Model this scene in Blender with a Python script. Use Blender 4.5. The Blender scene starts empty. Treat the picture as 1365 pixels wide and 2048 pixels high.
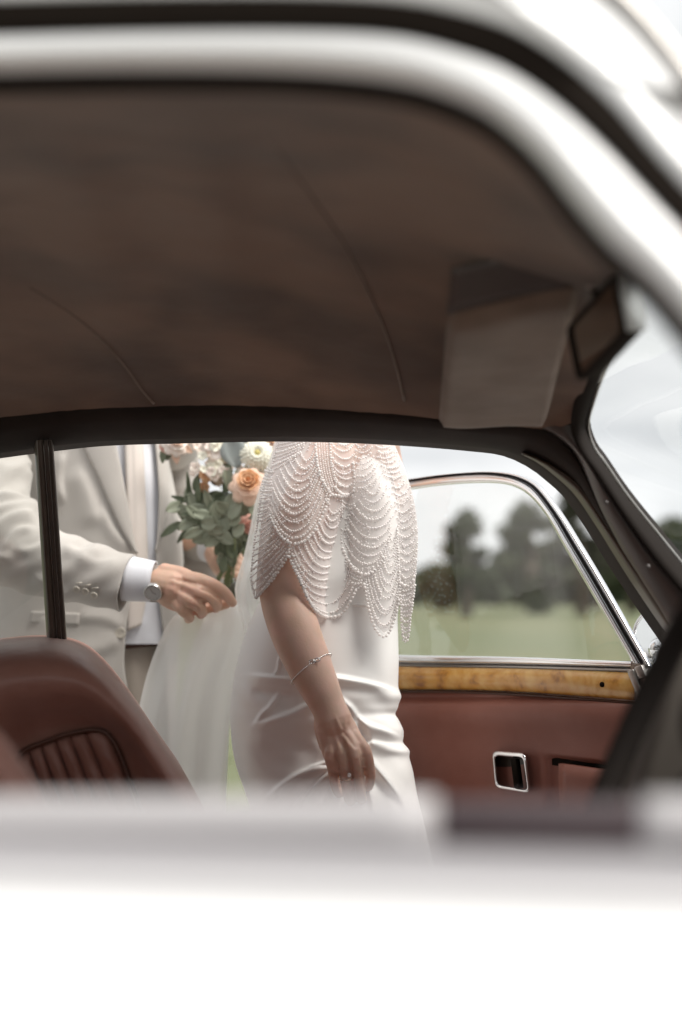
import bpy, math, random
import numpy as np
from mathutils import Vector, Matrix
random.seed(7); rng = np.random.default_rng(7)
C = bpy.context.scene.collection
SC = bpy.context.scene

# ------------------------------------------------------------------ camera, world, sun, exposure
F = 50.0 / 36.0 * 2048.0
PITCH = math.atan((1190 - 1024) / F)
CZ = 1.10
cd = bpy.data.cameras.new('camera'); cam = bpy.data.objects.new('camera', cd); C.objects.link(cam)
cam.location = (0, 0, CZ); cam.rotation_euler = (math.pi / 2 + PITCH, 0, 0)
cd.sensor_fit = 'AUTO'; cd.sensor_width = 36; cd.lens = 50
cd.clip_start = 0.02; cd.clip_end = 2000
cd.dof.use_dof = True; cd.dof.focus_distance = 2.36; cd.dof.aperture_fstop = 1.9; cd.dof.aperture_blades = 9
SC.camera = cam
SC.view_settings.view_transform = 'Standard'; SC.view_settings.look = 'None'
SC.view_settings.gamma = 1; SC.view_settings.use_curve_mapping = False
SC.view_settings.exposure = 2.05
SC.render.engine = 'CYCLES'
SC.cycles.use_denoising = True
SC.cycles.max_bounces = 12; SC.cycles.diffuse_bounces = 6; SC.cycles.glossy_bounces = 5
SC.cycles.transparent_max_bounces = 24; SC.cycles.transmission_bounces = 8
SC.cycles.caustics_reflective = False; SC.cycles.caustics_refractive = False
SC.cycles.sample_clamp_indirect = 6

SUN_EL, SUN_AZ = math.radians(58), math.radians(114)
W = bpy.data.worlds.new('World'); SC.world = W; W.use_nodes = True
nt = W.node_tree; nt.nodes.clear()
def wn(t, **k):
    n = nt.nodes.new(t)
    for a, b in k.items(): setattr(n, a, b)
    return n
wo = wn('ShaderNodeOutputWorld'); bg = wn('ShaderNodeBackground'); bg.inputs[1].default_value = 0.11
sky = wn('ShaderNodeTexSky', sky_type='NISHITA', sun_disc=False, sun_elevation=SUN_EL, sun_rotation=SUN_AZ)
tc = wn('ShaderNodeTexCoord'); mp = wn('ShaderNodeMapping'); mp.inputs['Scale'].default_value = (1, 1, 2.6)
nz = wn('ShaderNodeTexNoise'); nz.inputs['Scale'].default_value = 2.3; nz.inputs['Detail'].default_value = 7; nz.inputs['Roughness'].default_value = 0.55
nz2 = wn('ShaderNodeTexNoise'); nz2.inputs['Scale'].default_value = 5.2; nz2.inputs['Detail'].default_value = 8; nz2.inputs['Distortion'].default_value = 0.4
cov = wn('ShaderNodeMapRange'); cov.inputs[1].default_value = 0.18; cov.inputs[2].default_value = 0.36
shd = wn('ShaderNodeValToRGB')
shd.color_ramp.elements[0].position = 0.36; shd.color_ramp.elements[0].color = (1.72, 1.77, 1.81, 1)
shd.color_ramp.elements[1].position = 0.62; shd.color_ramp.elements[1].color = (2.42, 2.44, 2.44, 1)
mx = wn('ShaderNodeMixRGB')
L = nt.links.new
L(tc.outputs['Generated'], mp.inputs[0]); L(mp.outputs[0], nz.inputs[0]); L(mp.outputs[0], nz2.inputs[0])
L(nz.outputs[0], cov.inputs[0]); L(nz2.outputs[0], shd.inputs[0])
L(cov.outputs[0], mx.inputs[0]); L(sky.outputs[0], mx.inputs[1]); L(shd.outputs[0], mx.inputs[2])
L(mx.outputs[0], bg.inputs[0]); L(bg.outputs[0], wo.inputs[0])

sd = bpy.data.lights.new('sun', 'SUN'); sd.energy = 1.2; sd.angle = math.radians(32); sd.color = (1.0, 0.96, 0.90)
sun = bpy.data.objects.new('sun', sd); C.objects.link(sun)
sdir = Vector((math.sin(SUN_AZ) * math.cos(SUN_EL), math.cos(SUN_AZ) * math.cos(SUN_EL), math.sin(SUN_EL)))
sun.rotation_euler = (-sdir).to_track_quat('-Z', 'Y').to_euler(); sun.location = (0, 0, 20)

# ------------------------------------------------------------------ projection helpers
cp, sp = math.cos(PITCH), math.sin(PITCH)
def P(u, v, Y):
    dx = (u - 682.5) / F; dy = (1024 - v) / F
    t = Y / (cp - dy * sp)
    return np.array([dx * t, Y, CZ + t * (sp + dy * cp)])
def PA(uvY): return np.array([P(*q) for q in uvY])
def proj(V):
    V = np.asarray(V); x = V[..., 0]; y = V[..., 1]; z = V[..., 2] - CZ
    d = y * cp + z * sp; h = -y * sp + z * cp
    return 682.5 + F * x / d, 1024 - F * h / d
def ray(u, v):
    return np.array([(u - 682.5) / F, cp - (1024 - v) / F * sp, sp + (1024 - v) / F * cp])
def curve(pts, n):
    p = np.array(pts, float)
    d = np.r_[0, np.cumsum(np.maximum(np.linalg.norm(np.diff(p, axis=0), axis=1), 1e-9))]
    m = np.zeros_like(p); 
    m[1:-1] = (p[2:] - p[:-2]) / (d[2:] - d[:-2])[:, None]
    m[0] = (p[1] - p[0]) / (d[1] - d[0]); m[-1] = (p[-1] - p[-2]) / (d[-1] - d[-2])
    s = np.linspace(0, d[-1], n); k = np.clip(np.searchsorted(d, s, 'right') - 1, 0, len(d) - 2)
    h = (d[k + 1] - d[k]); t = (s - d[k]) / h
    t = t[:, None]; h = h[:, None]
    return (2*t**3-3*t**2+1)*p[k] + (t**3-2*t**2+t)*h*m[k] + (-2*t**3+3*t**2)*p[k+1] + (t**3-t**2)*h*m[k+1]
def interp(x, xs, ys): return np.interp(x, xs, ys)
def norm(v): v = np.asarray(v, float); return v / max(np.linalg.norm(v), 1e-12)

# ------------------------------------------------------------------ mesh builder
class MB:
    def __init__(s): s.v = []; s.f = []; s.n = 0
    def add(s, V, Fc):
        s.v.append(np.asarray(V, float).reshape(-1, 3)); o = s.n
        s.f += [tuple(i + o for i in f) for f in Fc]; s.n += len(s.v[-1]); return s
    def grid(s, G, cu=False, cv=False, flip=False):
        G = np.asarray(G, float); n, m = G.shape[:2]; fc = []
        for i in range(n if cu else n - 1):
            for j in range(m if cv else m - 1):
                a = i*m+j; b = i*m+(j+1) % m; c = ((i+1) % n)*m+(j+1) % m; d = ((i+1) % n)*m+j
                fc.append((a, d, c, b) if flip else (a, b, c, d))
        return s.add(G.reshape(-1, 3), fc)
    def loft(s, curves): return s.grid(np.array(curves))
    def tube(s, path, r, seg=10, caps=True, flat=None, up=None, closed=False):
        p = np.asarray(path, float); n = len(p); r = np.broadcast_to(np.asarray(r, float), (n,))
        fl = np.ones(n) if flat is None else np.broadcast_to(np.asarray(flat, float), (n,))
        T = np.gradient(p, axis=0) if not closed else np.roll(p, -1, 0) - np.roll(p, 1, 0)
        T /= np.maximum(np.linalg.norm(T, axis=1, keepdims=True), 1e-9)
        u = np.array(up, float) if up is not None else (np.array([0, 0, 1.]) if abs(T[0][2]) < .9 else np.array([1., 0, 0]))
        R = []
        a = np.linspace(0, 2*np.pi, seg, endpoint=False)
        for i in range(n):
            b = u - T[i] * (u @ T[i]); b = norm(b)
            if up is None: u = b
            c = np.cross(T[i], b)
            R.append(p[i] + r[i] * (np.cos(a)[:, None] * c + np.sin(a)[:, None] * b * fl[i]))
        s.grid(np.array(R), cu=closed, cv=True, flip=True)
        if caps and not closed:
            o = s.n - n*seg
            s.f.append(tuple(o + k for k in range(seg)))
            s.f.append(tuple(o + (n-1)*seg + k for k in reversed(range(seg))))
        return s
    def ell(s, c, rad, R=None, nu=16, nv=10):
        c = np.array(c, float); V = []
        for i in range(nv + 1):
            t = math.pi * i / nv
            for j in range(nu):
                a = 2*math.pi*j/nu
                V.append([math.sin(t)*math.cos(a)*rad[0], math.sin(t)*math.sin(a)*rad[1], math.cos(t)*rad[2]])
        V = np.array(V)
        if R is not None: V = V @ np.array(R).T
        return s.grid((V + c).reshape(nv+1, nu, 3), cv=True, flip=True)
    def box(s, c, h, R=None):
        V = np.array([[x, y, z] for x in (-1, 1) for y in (-1, 1) for z in (-1, 1)], float) * np.array(h)
        if R is not None: V = V @ np.array(R).T
        return s.add(V + np.array(c), [(0,1,3,2),(4,6,7,5),(0,4,5,1),(2,3,7,6),(0,2,6,4),(1,5,7,3)])
    def prism(s, poly, d):
        """closed polygon (3D points) pushed along vector d"""
        p = np.array(poly, float); n = len(p); q = p + np.array(d)
        f = [tuple(range(n)), tuple(range(2*n-1, n-1, -1))] + [(i, i+n, (i+1) % n+n, (i+1) % n) for i in range(n)]
        return s.add(np.vstack([p, q]), f)
    def mesh(s, name, smooth=True):
        me = bpy.data.meshes.new(name); me.from_pydata(np.vstack(s.v).tolist(), [], s.f)
        if smooth: me.polygons.foreach_set('use_smooth', [True]*len(me.polygons))
        me.update(); return me
    def build(s, name, m, parent=None, smooth=True, solid=0, bevel=0, sub=0, off=-1):
        me = s.mesh(name, smooth); return link(name, me, m, parent, solid, bevel, sub, off)
ROOTLOC = {}
def link(name, me, m, parent=None, solid=0, bevel=0, sub=0, off=-1):
    o = bpy.data.objects.new(name, me); C.objects.link(o)
    if m is not None:
        me.materials.clear(); me.materials.append(m)
    setpar(o, parent)
    if solid:
        k = o.modifiers.new('s', 'SOLIDIFY'); k.thickness = solid; k.offset = off
    if bevel:
        k = o.modifiers.new('b', 'BEVEL'); k.width = bevel; k.segments = 3; k.limit_method = 'ANGLE'
        k.angle_limit = math.radians(40)
    if sub:
        k = o.modifiers.new('u', 'SUBSURF'); k.levels = sub; k.render_levels = sub
    return o
def setpar(o, parent):
    if parent is not None:
        o.parent = parent
        if parent in ROOTLOC: o.matrix_parent_inverse = Matrix.Translation(-Vector(ROOTLOC[parent]))
def empty(name, loc, label, cat, group=None):
    o = bpy.data.objects.new(name, None); C.objects.link(o); o.location = loc; o.empty_display_size = .1
    ROOTLOC[o] = tuple(loc); o['label'] = label; o['category'] = cat
    if group: o['group'] = group
    return o
def tag(o, label, cat, group=None):
    o['label'] = label; o['category'] = cat
    if group: o['group'] = group
    return o
def kind(o, k): o['kind'] = k; return o

# ------------------------------------------------------------------ materials
def mat(name, col, rough=.5, metal=0, var=None, bump=None, sheen=0, coat=0, sss=0, spec=None, wave=None, ior=None):
    m = bpy.data.materials.new(name); m.use_nodes = True; t = m.node_tree; b = t.nodes['Principled BSDF']
    b.inputs['Base Color'].default_value = (*col, 1); b.inputs['Roughness'].default_value = rough
    b.inputs['Metallic'].default_value = metal
    if sheen: b.inputs['Sheen Weight'].default_value = sheen
    if coat: b.inputs['Coat Weight'].default_value = coat; b.inputs['Coat Roughness'].default_value = .12
    if sss:
        b.inputs['Subsurface Weight'].default_value = sss; b.inputs['Subsurface Radius'].default_value = (.012, .005, .003)
        b.inputs['Subsurface Scale'].default_value = 1
    if spec is not None: b.inputs['Specular IOR Level'].default_value = spec
    tcn = t.nodes.new('ShaderNodeTexCoord')
    if var:                                   # (scale, second colour, detail, lo, hi)
        n = t.nodes.new('ShaderNodeTexNoise'); n.inputs['Scale'].default_value = var[0]; n.inputs['Detail'].default_value = var[2] if len(var) > 2 else 4
        r = t.nodes.new('ShaderNodeValToRGB'); r.color_ramp.elements[0].position = .35; r.color_ramp.elements[1].position = .68
        r.color_ramp.elements[0].color = (*col, 1); r.color_ramp.elements[1].color = (*var[1], 1)
        t.links.new(tcn.outputs['Object'], n.inputs[0]); t.links.new(n.outputs[0], r.inputs[0]); t.links.new(r.outputs[0], b.inputs['Base Color'])
    if bump:                                  # list of (scale, strength, distance[, kind])
        prev = None
        for q in (bump if isinstance(bump, list) else [bump]):
            if len(q) > 3 and q[3] == 'vor':
                n = t.nodes.new('ShaderNodeTexVoronoi')
            else:
                n = t.nodes.new('ShaderNodeTexNoise'); n.inputs['Detail'].default_value = 5
            n.inputs['Scale'].default_value = q[0]
            bp = t.nodes.new('ShaderNodeBump'); bp.inputs['Strength'].default_value = q[1]; bp.inputs['Distance'].default_value = q[2]
            t.links.new(tcn.outputs['Object'], n.inputs[0]); t.links.new(n.outputs[0], bp.inputs['Height'])
            if prev: t.links.new(prev.outputs[0], bp.inputs['Normal'])
            prev = bp
        t.links.new(prev.outputs[0], b.inputs['Normal'])
    return m
def weave(name, col, col2, scale, rough=.85, st=.35, dist=.0006):
    """fabric: fine crossing threads"""
    m = mat(name, col, rough, sheen=.3); t = m.node_tree; b = t.nodes['Principled BSDF']
    tcn = t.nodes.new('ShaderNodeTexCoord'); outs = []
    for d in ('X', 'Z'):
        w = t.nodes.new('ShaderNodeTexWave'); w.bands_direction = d; w.inputs['Scale'].default_value = scale
        w.inputs['Distortion'].default_value = 1.2; w.inputs['Detail'].default_value = 2
        t.links.new(tcn.outputs['Object'], w.inputs[0]); outs.append(w)
    mxn = t.nodes.new('ShaderNodeMath'); mxn.operation = 'MULTIPLY'
    t.links.new(outs[0].outputs['Fac'], mxn.inputs[0]); t.links.new(outs[1].outputs['Fac'], mxn.inputs[1])
    n = t.nodes.new('ShaderNodeTexNoise'); n.inputs['Scale'].default_value = 9; n.inputs['Detail'].default_value = 6
    t.links.new(tcn.outputs['Object'], n.inputs[0])
    ad = t.nodes.new('ShaderNodeMath'); ad.operation = 'MULTIPLY_ADD'; ad.inputs[1].default_value = .5
    t.links.new(mxn.outputs[0], ad.inputs[0]); t.links.new(n.outputs[0], ad.inputs[2])
    r = t.nodes.new('ShaderNodeValToRGB'); r.color_ramp.elements[0].position = .3; r.color_ramp.elements[1].position = .95
    r.color_ramp.elements[0].color = (*col, 1); r.color_ramp.elements[1].color = (*col2, 1)
    t.links.new(ad.outputs[0], r.inputs[0]); t.links.new(r.outputs[0], b.inputs['Base Color'])
    bp = t.nodes.new('ShaderNodeBump'); bp.inputs['Strength'].default_value = st; bp.inputs['Distance'].default_value = dist
    t.links.new(mxn.outputs[0], bp.inputs['Height']); t.links.new(bp.outputs[0], b.inputs['Normal'])
    return m
def sheer(name, col, opacity, fres=.35, tlu=.25):
    """thin net: partly see-through, denser where seen at a slant"""
    m = bpy.data.materials.new(name); m.use_nodes = True; t = m.node_tree; t.nodes.clear()
    o = t.nodes.new('ShaderNodeOutputMaterial'); mixs = t.nodes.new('ShaderNodeMixShader'); tr = t.nodes.new('ShaderNodeBsdfTransparent')
    d = t.nodes.new('ShaderNodeBsdfDiffuse'); tl = t.nodes.new('ShaderNodeBsdfTranslucent'); m2 = t.nodes.new('ShaderNodeMixShader')
    d.inputs[0].default_value = (*col, 1); tl.inputs[0].default_value = (*col, 1); m2.inputs[0].default_value = tlu
    lw = t.nodes.new('ShaderNodeLayerWeight'); lw.inputs[0].default_value = .35
    mr = t.nodes.new('ShaderNodeMapRange'); mr.inputs[3].default_value = opacity; mr.inputs[4].default_value = min(1, opacity + fres)
    t.links.new(lw.outputs['Facing'], mr.inputs[0]); t.links.new(mr.outputs[0], mixs.inputs[0])
    t.links.new(d.outputs[0], m2.inputs[1]); t.links.new(tl.outputs[0], m2.inputs[2])
    t.links.new(tr.outputs[0], mixs.inputs[1]); t.links.new(m2.outputs[0], mixs.inputs[2]); t.links.new(mixs.outputs[0], o.inputs[0])
    return m
def glass(name, tint=(.93, .95, .94), boost=1.0):
    m = bpy.data.materials.new(name); m.use_nodes = True; t = m.node_tree; t.nodes.clear()
    o = t.nodes.new('ShaderNodeOutputMaterial'); mixs = t.nodes.new('ShaderNodeMixShader'); tr = t.nodes.new('ShaderNodeBsdfTransparent')
    g = t.nodes.new('ShaderNodeBsdfGlossy'); g.inputs['Roughness'].default_value = .01; tr.inputs[0].default_value = (*tint, 1)
    f = t.nodes.new('ShaderNodeLayerWeight'); f.inputs[0].default_value = .5      # 1 - cos, the same from both sides of a pane
    pw = t.nodes.new('ShaderNodeMath'); pw.operation = 'POWER'; pw.inputs[1].default_value = 4.2; t.links.new(f.outputs['Facing'], pw.inputs[0])
    mu = t.nodes.new('ShaderNodeMath'); mu.operation = 'MULTIPLY_ADD'; mu.inputs[1].default_value = .9*boost; mu.inputs[2].default_value = .085*boost; mu.use_clamp = True
    t.links.new(pw.outputs[0], mu.inputs[0]); t.links.new(mu.outputs[0], mixs.inputs[0])
    t.links.new(tr.outputs[0], mixs.inputs[1]); t.links.new(g.outputs[0], mixs.inputs[2]); t.links.new(mixs.outputs[0], o.inputs[0])
    return m
def burl(name):
    m = mat(name, (.5, .25, .06), .22, coat=.8); t = m.node_tree; b = t.nodes['Principled BSDF']
    tcn = t.nodes.new('ShaderNodeTexCoord'); mpn = t.nodes.new('ShaderNodeMapping'); mpn.inputs['Scale'].default_value = (1, 1, 1)
    n = t.nodes.new('ShaderNodeTexNoise'); n.inputs['Scale'].default_value = 16; n.inputs['Detail'].default_value = 8; n.inputs['Distortion'].default_value = 1.8
    n2 = t.nodes.new('ShaderNodeTexNoise'); n2.inputs['Scale'].default_value = 130; n2.inputs['Detail'].default_value = 3
    w = t.nodes.new('ShaderNodeTexWave'); w.inputs['Scale'].default_value = 9; w.inputs['Distortion'].default_value = 9; w.inputs['Detail'].default_value = 4
    t.links.new(tcn.outputs['Object'], mpn.inputs[0])
    for x in (n, n2, w): t.links.new(mpn.outputs[0], x.inputs[0])
    a = t.nodes.new('ShaderNodeMath'); a.operation = 'MULTIPLY_ADD'; a.inputs[1].default_value = .14
    t.links.new(w.outputs['Fac'], a.inputs[0]); t.links.new(n.outputs[0], a.inputs[2])
    a2 = t.nodes.new('ShaderNodeMath'); a2.operation = 'MULTIPLY_ADD'; a2.inputs[1].default_value = .22
    t.links.new(n2.outputs[0], a2.inputs[0]); t.links.new(a.outputs[0], a2.inputs[2])
    r = t.nodes.new('ShaderNodeValToRGB'); r.color_ramp.elements[0].position = .40; r.color_ramp.elements[1].position = .86
    r.color_ramp.elements[0].color = (.32, .12, .022, 1); r.color_ramp.elements[1].color = (.80, .48, .15, 1)
    e = r.color_ramp.elements.new(.60); e.color = (.66, .32, .06, 1)
    t.links.new(a2.outputs[0], r.inputs[0]); t.links.new(r.outputs[0], b.inputs['Base Color'])
    return m
def bead(name, col):
    m = mat(name, col, .3, coat=.3); t = m.node_tree; b = t.nodes['Principled BSDF']; o = t.nodes['Material Output']
    tl = t.nodes.new('ShaderNodeBsdfTranslucent'); tl.inputs[0].default_value = (*col, 1); x = t.nodes.new('ShaderNodeMixShader'); x.inputs[0].default_value = .45
    tr = t.nodes.new('ShaderNodeBsdfTransparent'); y = t.nodes.new('ShaderNodeMixShader'); y.inputs[0].default_value = .10
    t.links.new(b.outputs[0], x.inputs[1]); t.links.new(tl.outputs[0], x.inputs[2]); t.links.new(x.outputs[0], y.inputs[1]); t.links.new(tr.outputs[0], y.inputs[2]); t.links.new(y.outputs[0], o.inputs[0]); return m
M = dict(
    paint=mat('white_paint', (.67, .67, .67), .25, coat=.6, bump=(3, .03, .002)),
    rubber=mat('black_rubber', (.016, .012, .010), .8, spec=.15, bump=(60, .2, .001)),
    trim=mat('dark_trim', (.022, .016, .014), .75, spec=.2, var=(20, (.03, .022, .019)), bump=(180, .2, .0005)),
    pillar=mat('pillar_paint', (.085, .072, .070), .42, var=(14, (.10, .086, .08)), bump=(90, .15, .0006)),
    stripw=mat('aged_brown_strip', (.045, .025, .014), .4, var=(30, (.075, .045, .025))),
    liner=mat('brown_headcloth', (.092, .044, .026), .95, var=(5, (.225, .13, .084), 2), bump=[(500, .35, .0008), (6, .5, .01)], sheen=.2),
    visor=mat('visor_cloth', (.165, .112, .083), .9, var=(14, (.22, .158, .122)), bump=[(420, .35, .0007), (22, .4, .003)], sheen=.25),
    chrome=mat('chrome', (.90, .90, .91), .16, 1, bump=(25, .04, .001)),
    dullmetal=mat('dull_metal', (.42, .40, .38), .38, 1, bump=(60, .2, .001)),
    seatl=mat('red_brown_leather', (.32, .150, .112), .42, sheen=.1, var=(18, (.38, .195, .152), 6), bump=[(260, .3, .0006, 'vor'), (34, .5, .003), (9, .5, .006)]),
    doorl=mat('maroon_leather', (.235, .080, .055), .42, var=(9, (.29, .112, .082), 5), bump=[(300, .25, .0005, 'vor'), (14, .25, .003)]),
    pipe=mat('dark_brown_piping', (.10, .042, .026), .45, bump=(200, .2, .0004)),
    plum=mat('plum_trim', (.085, .063, .068), .5, bump=(80, .2, .001)),
    wood=burl('walnut_burl'),
    dark=mat('near_black', (.012, .009, .007), .9, spec=.05),
    carpet=mat('carpet', (.10, .035, .028), .95, bump=(300, .6, .003)),
    glass=glass('window_glass', (.95, .96, .95), 1.5), glassc=glass('screen_glass', (.97, .98, .98), .45),
    skinb=mat('fair_skin', (.60, .41, .315), .46, var=(34, (.68, .44, .36), 7), bump=[(260, .3, .0007), (36, .2, .002)], sss=.25),
    sking=mat('warm_skin', (.62, .41, .30), .48, var=(34, (.70, .43, .33), 7), bump=[(240, .3, .0008), (30, .2, .002)], sss=.25),
    satin=mat('ivory_satin', (.80, .79, .775), .42, bump=[(5, .12, .01), (900, .15, .0002)], sheen=.2),
    pearl=bead('pearl_bead', (.96, .94, .93)),
    bugle=bead('glass_bead', (.97, .95, .95)),
    net=sheer('cape_net', (.94, .89, .875), .56, .4), neto=sheer('cape_lining_net', (.87, .84, .83), .75, .25), tulle=sheer('veil_tulle', (.95, .945, .93), .80, .2, .42),
    linen=weave('oatmeal_linen', (.42, .392, .362), (.52, .49, .458), 260),
    linend=weave('lapel_linen', (.395, .367, .338), (.49, .46, .43), 260),
    trouser=weave('trouser_linen', (.36, .31, .265), (.45, .395, .34), 260),
    shirt=weave('shirt_cotton', (.70, .71, .76), (.76, .77, .81), 520, .7, .15, .0002),
    tie=weave('cream_tie', (.66, .59, .54), (.72, .66, .61), 420, .55, .2, .0003),
    horn=mat('cream_button', (.46, .42, .36), .35, var=(120, (.54, .50, .43))),
    strap=mat('taupe_strap', (.27, .225, .20), .6, bump=(200, .3, .0005)),
    steel=mat('steel', (.66, .65, .62), .18, 1), dial=mat('watch_dial', (.55, .55, .54), .3),
    hairb=mat('brown_hair', (.10, .055, .03), .5, bump=(90, .8, .003)), hairg=mat('dark_hair', (.05, .03, .02), .5, bump=(90, .8, .003)),
    eye=mat('eye_white', (.75, .74, .72), .2), iris=mat('iris', (.12, .08, .05), .2), lip=mat('lips', (.5, .2, .17), .4),
    silver=mat('silver', (.85, .84, .82), .15, 1), gold=mat('rose_gold', (.80, .55, .36), .2, 1),
    gem=mat('clear_gem', (.95, .96, .98), .02, coat=1),
)
# ------------------------------------------------------------------ setting: field and added bounce ground
def hgt(x, y): return 0.12*math.sin(x*.021+1)+.1*math.sin(y*.017)
gm = mat('meadow_grass', (.105, .125, .062), .95, var=(.12, (.165, .165, .09), 9), bump=[(40, .6, .03), (3, .5, .08)])
g = MB(); xs = np.r_[-700, -300, np.linspace(-120, 120, 25), 300, 700]; ys = np.r_[-60, -20, np.linspace(0, 200, 30), 320, 600, 1400]
g.grid([[(x, y, -.004 + (hgt(x, y) if y > 25 else 0)*min(1, max(0, (y-25)/30))) for y in ys] for x in xs], flip=True)
kind(g.build('field', gm), 'structure')
tm = mat('grass_blade', (.14, .17, .08), .8, var=(1.2, (.24, .25, .13), 2))
tf = MB(); V = []; Fc = []
for i in range(9000):
    y = 5.9 + 26*rng.random()**1.6; x = (rng.random()-.5)*(2.4+y*.75); h = .03+.06*rng.random(); a = rng.random()*6.28; w = .004+.003*rng.random()
    b = len(V); dx, dy = w*math.cos(a), w*math.sin(a); lx, ly = rng.normal(0, .02, 2)
    V += [(x-dx, y-dy, -.01), (x+dx, y+dy, -.01), (x+lx, y+ly, h)]; Fc.append((b, b+1, b+2))
tf.add(V, Fc); kind(tf.build('grass', tm, smooth=False), 'stuff')

dr = MB(); dr.grid([[(x, y+.3*math.sin(x*.3), .0) for y in np.linspace(-14, 5.6, 12)] for x in np.linspace(-60, 60, 60)], flip=True)
kind(dr.build('bounce_ground', mat('bounce_gravel', (.46, .44, .40), .95, var=(60, (.60, .58, .54), 4), bump=[(90, .8, .01, 'vor'), (6, .3, .02)])), 'structure')  # pale ground added out of view to bounce light onto car and couple
# ------------------------------------------------------------------ trees
LEAFM = {}
def leafmat(nm, c1, c2):
    if nm not in LEAFM:
        LEAFM[nm] = mat(nm, c1, .7, var=(.9, c2, 3)); t = LEAFM[nm].node_tree
    return LEAFM[nm]
bark = mat('bark', (.09, .07, .055), .9, var=(4, (.14, .115, .09), 5), bump=(12, .8, .03))
def tree(u0, u1, vt, D, label, name, lm, conifer=False, n=5200, density=1.0, vb=1196):
    """a tree as wide as the columns u0..u1 at distance D, crown top at row vt"""
    x0, x1 = (u0-682.5)/F*D, (u1-682.5)/F*D; cx = (x0+x1)/2; hw = (x1-x0)/2
    H = P(682, vt, D)[2]
    root = empty(name, (cx, D, 0), label, 'tree', 'trees at the far side of the field')
    tb = MB(); tb.tube([(cx, D, -.2), (cx+.1, D, H*.3), (cx-.1, D, H*.6), (cx, D, H*.88)], [hw*.10+.12, hw*.075+.08, hw*.05, .04], 9)
    r = random.Random(int(u0*7+u1))
    clumps = []
    for k in range(19 if not conifer else 40):
        if conifer:
            q = r.random(); z = H*(.08+.9*q); rr = hw*(1-q)*.85*math.sqrt(r.random()); a = r.random()*6.28
            clumps.append((cx+rr*math.cos(a), D+rr*math.sin(a), z, hw*(.22*(1.1-q)+.07)))
        else:
            a = r.random()*6.28; q = r.random(); z = H*(.12+.76*q); sc = math.sin(math.pi*min(1, .18+.8*q))**.6
            rr = hw*.80*sc*math.sqrt(r.random()); clumps.append((cx+rr*math.cos(a), D+rr*math.sin(a)*.8, z, hw*(.17+.18*r.random())))
    for c in clumps[:12]:
        z0 = H*(.2+.3*r.random()); tb.tube([(cx, D, z0), ((cx+c[0])/2, (D+c[1])/2, (z0+c[2])/2+.2), c[:3]], [hw*.035+.03, hw*.022+.02, .02], 6)
    tb.build('trunk', bark, root)
    V = []; Fc = []; m = int(n*density)
    ci = rng.integers(0, len(clumps), m); cl = np.array(clumps)[ci]
    d = rng.normal(0, 1, (m, 3)); d /= np.linalg.norm(d, axis=1)[:, None]
    rad = cl[:, 3:4]*(rng.random((m, 1))**.4)*(1+.5*rng.random((m, 1))**4)
    c = cl[:, :3] + d*rad*np.array([1, 1, .8])
    c[:, 2] = np.maximum(c[:, 2], .15)
    s = hw*.035*(0.6+rng.random((m, 1)))+.05
    a = rng.normal(0, 1, (m, 3)); a /= np.linalg.norm(a, axis=1)[:, None]; b = np.cross(a, rng.normal(0, 1, (m, 3))); b /= np.linalg.norm(b, axis=1)[:, None]
    q = np.stack([c-a*s, c-b*s*.6, c+a*s, c+b*s*.6], 1).reshape(-1, 3)
    MB().add(q, [(4*i, 4*i+1, 4*i+2, 4*i+3) for i in range(m)]).build('crown', lm, root, smooth=False)
lg = leafmat('dark_leaf', (.018, .032, .009), (.050, .068, .022)); lo = leafmat('olive_leaf', (.026, .040, .012), (.062, .076, .026))
lc = leafmat('conifer_needle', (.034, .036, .020), (.06, .06, .035))
tree(848, 1014, 1006, 60, 'dark broadleaf tree with gaps of sky, behind the open door window', 'broadleaf_tree', lg, n=6500, density=1.1)
tree(970, 1165, 992, 70, 'rounded green tree behind the door glass, next to the tallest tree', 'broadleaf_tree', lo, n=5200)
tree(1082, 1240, 938, 62, 'tall dark tree seen between the chrome door frame and the pillar', 'broadleaf_tree', lc, n=9000)
tree(1190, 1330, 1068, 70, 'olive green tree beyond the chrome wing mirror', 'broadleaf_tree', lo)
tree(1250, 1430, 1016, 64, 'broad olive tree seen through the windscreen', 'broadleaf_tree', lo, n=6000)
tree(360, 560, 985, 62, 'broad dark tree behind the bouquet', 'broadleaf_tree', lg, n=6500)
tree(300, 400, 1090, 80, 'low rounded tree left of the bouquet, by the jacket', 'broadleaf_tree', lo)
# far wood as one mass
m = 26000; x = (rng.random(m)-.5)*330; y = 118+rng.random(m)*14
top = 3.3+1.1*np.sin(x*.11)+1.1*np.sin(x*.31+2)+.7*np.sin(x*.9)
z = rng.random(m)**.8*top; c = np.stack([x, y, z], 1)
a = rng.normal(0, 1, (m, 3)); a /= np.linalg.norm(a, axis=1)[:, None]; b = np.cross(a, rng.normal(0, 1, (m, 3))); b /= np.linalg.norm(b, axis=1)[:, None]; s = .35+.45*rng.random((m, 1))
q = np.stack([c-a*s, c-b*s*.7, c+a*s, c+b*s*.7], 1).reshape(-1, 3)
o = MB().add(q, [(4*i, 4*i+1, 4*i+2, 4*i+3) for i in range(m)]).build('distant_wood', lg, smooth=False); kind(o, 'stuff')
o['label'] = 'dark far-off wood along the field edge'

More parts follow.
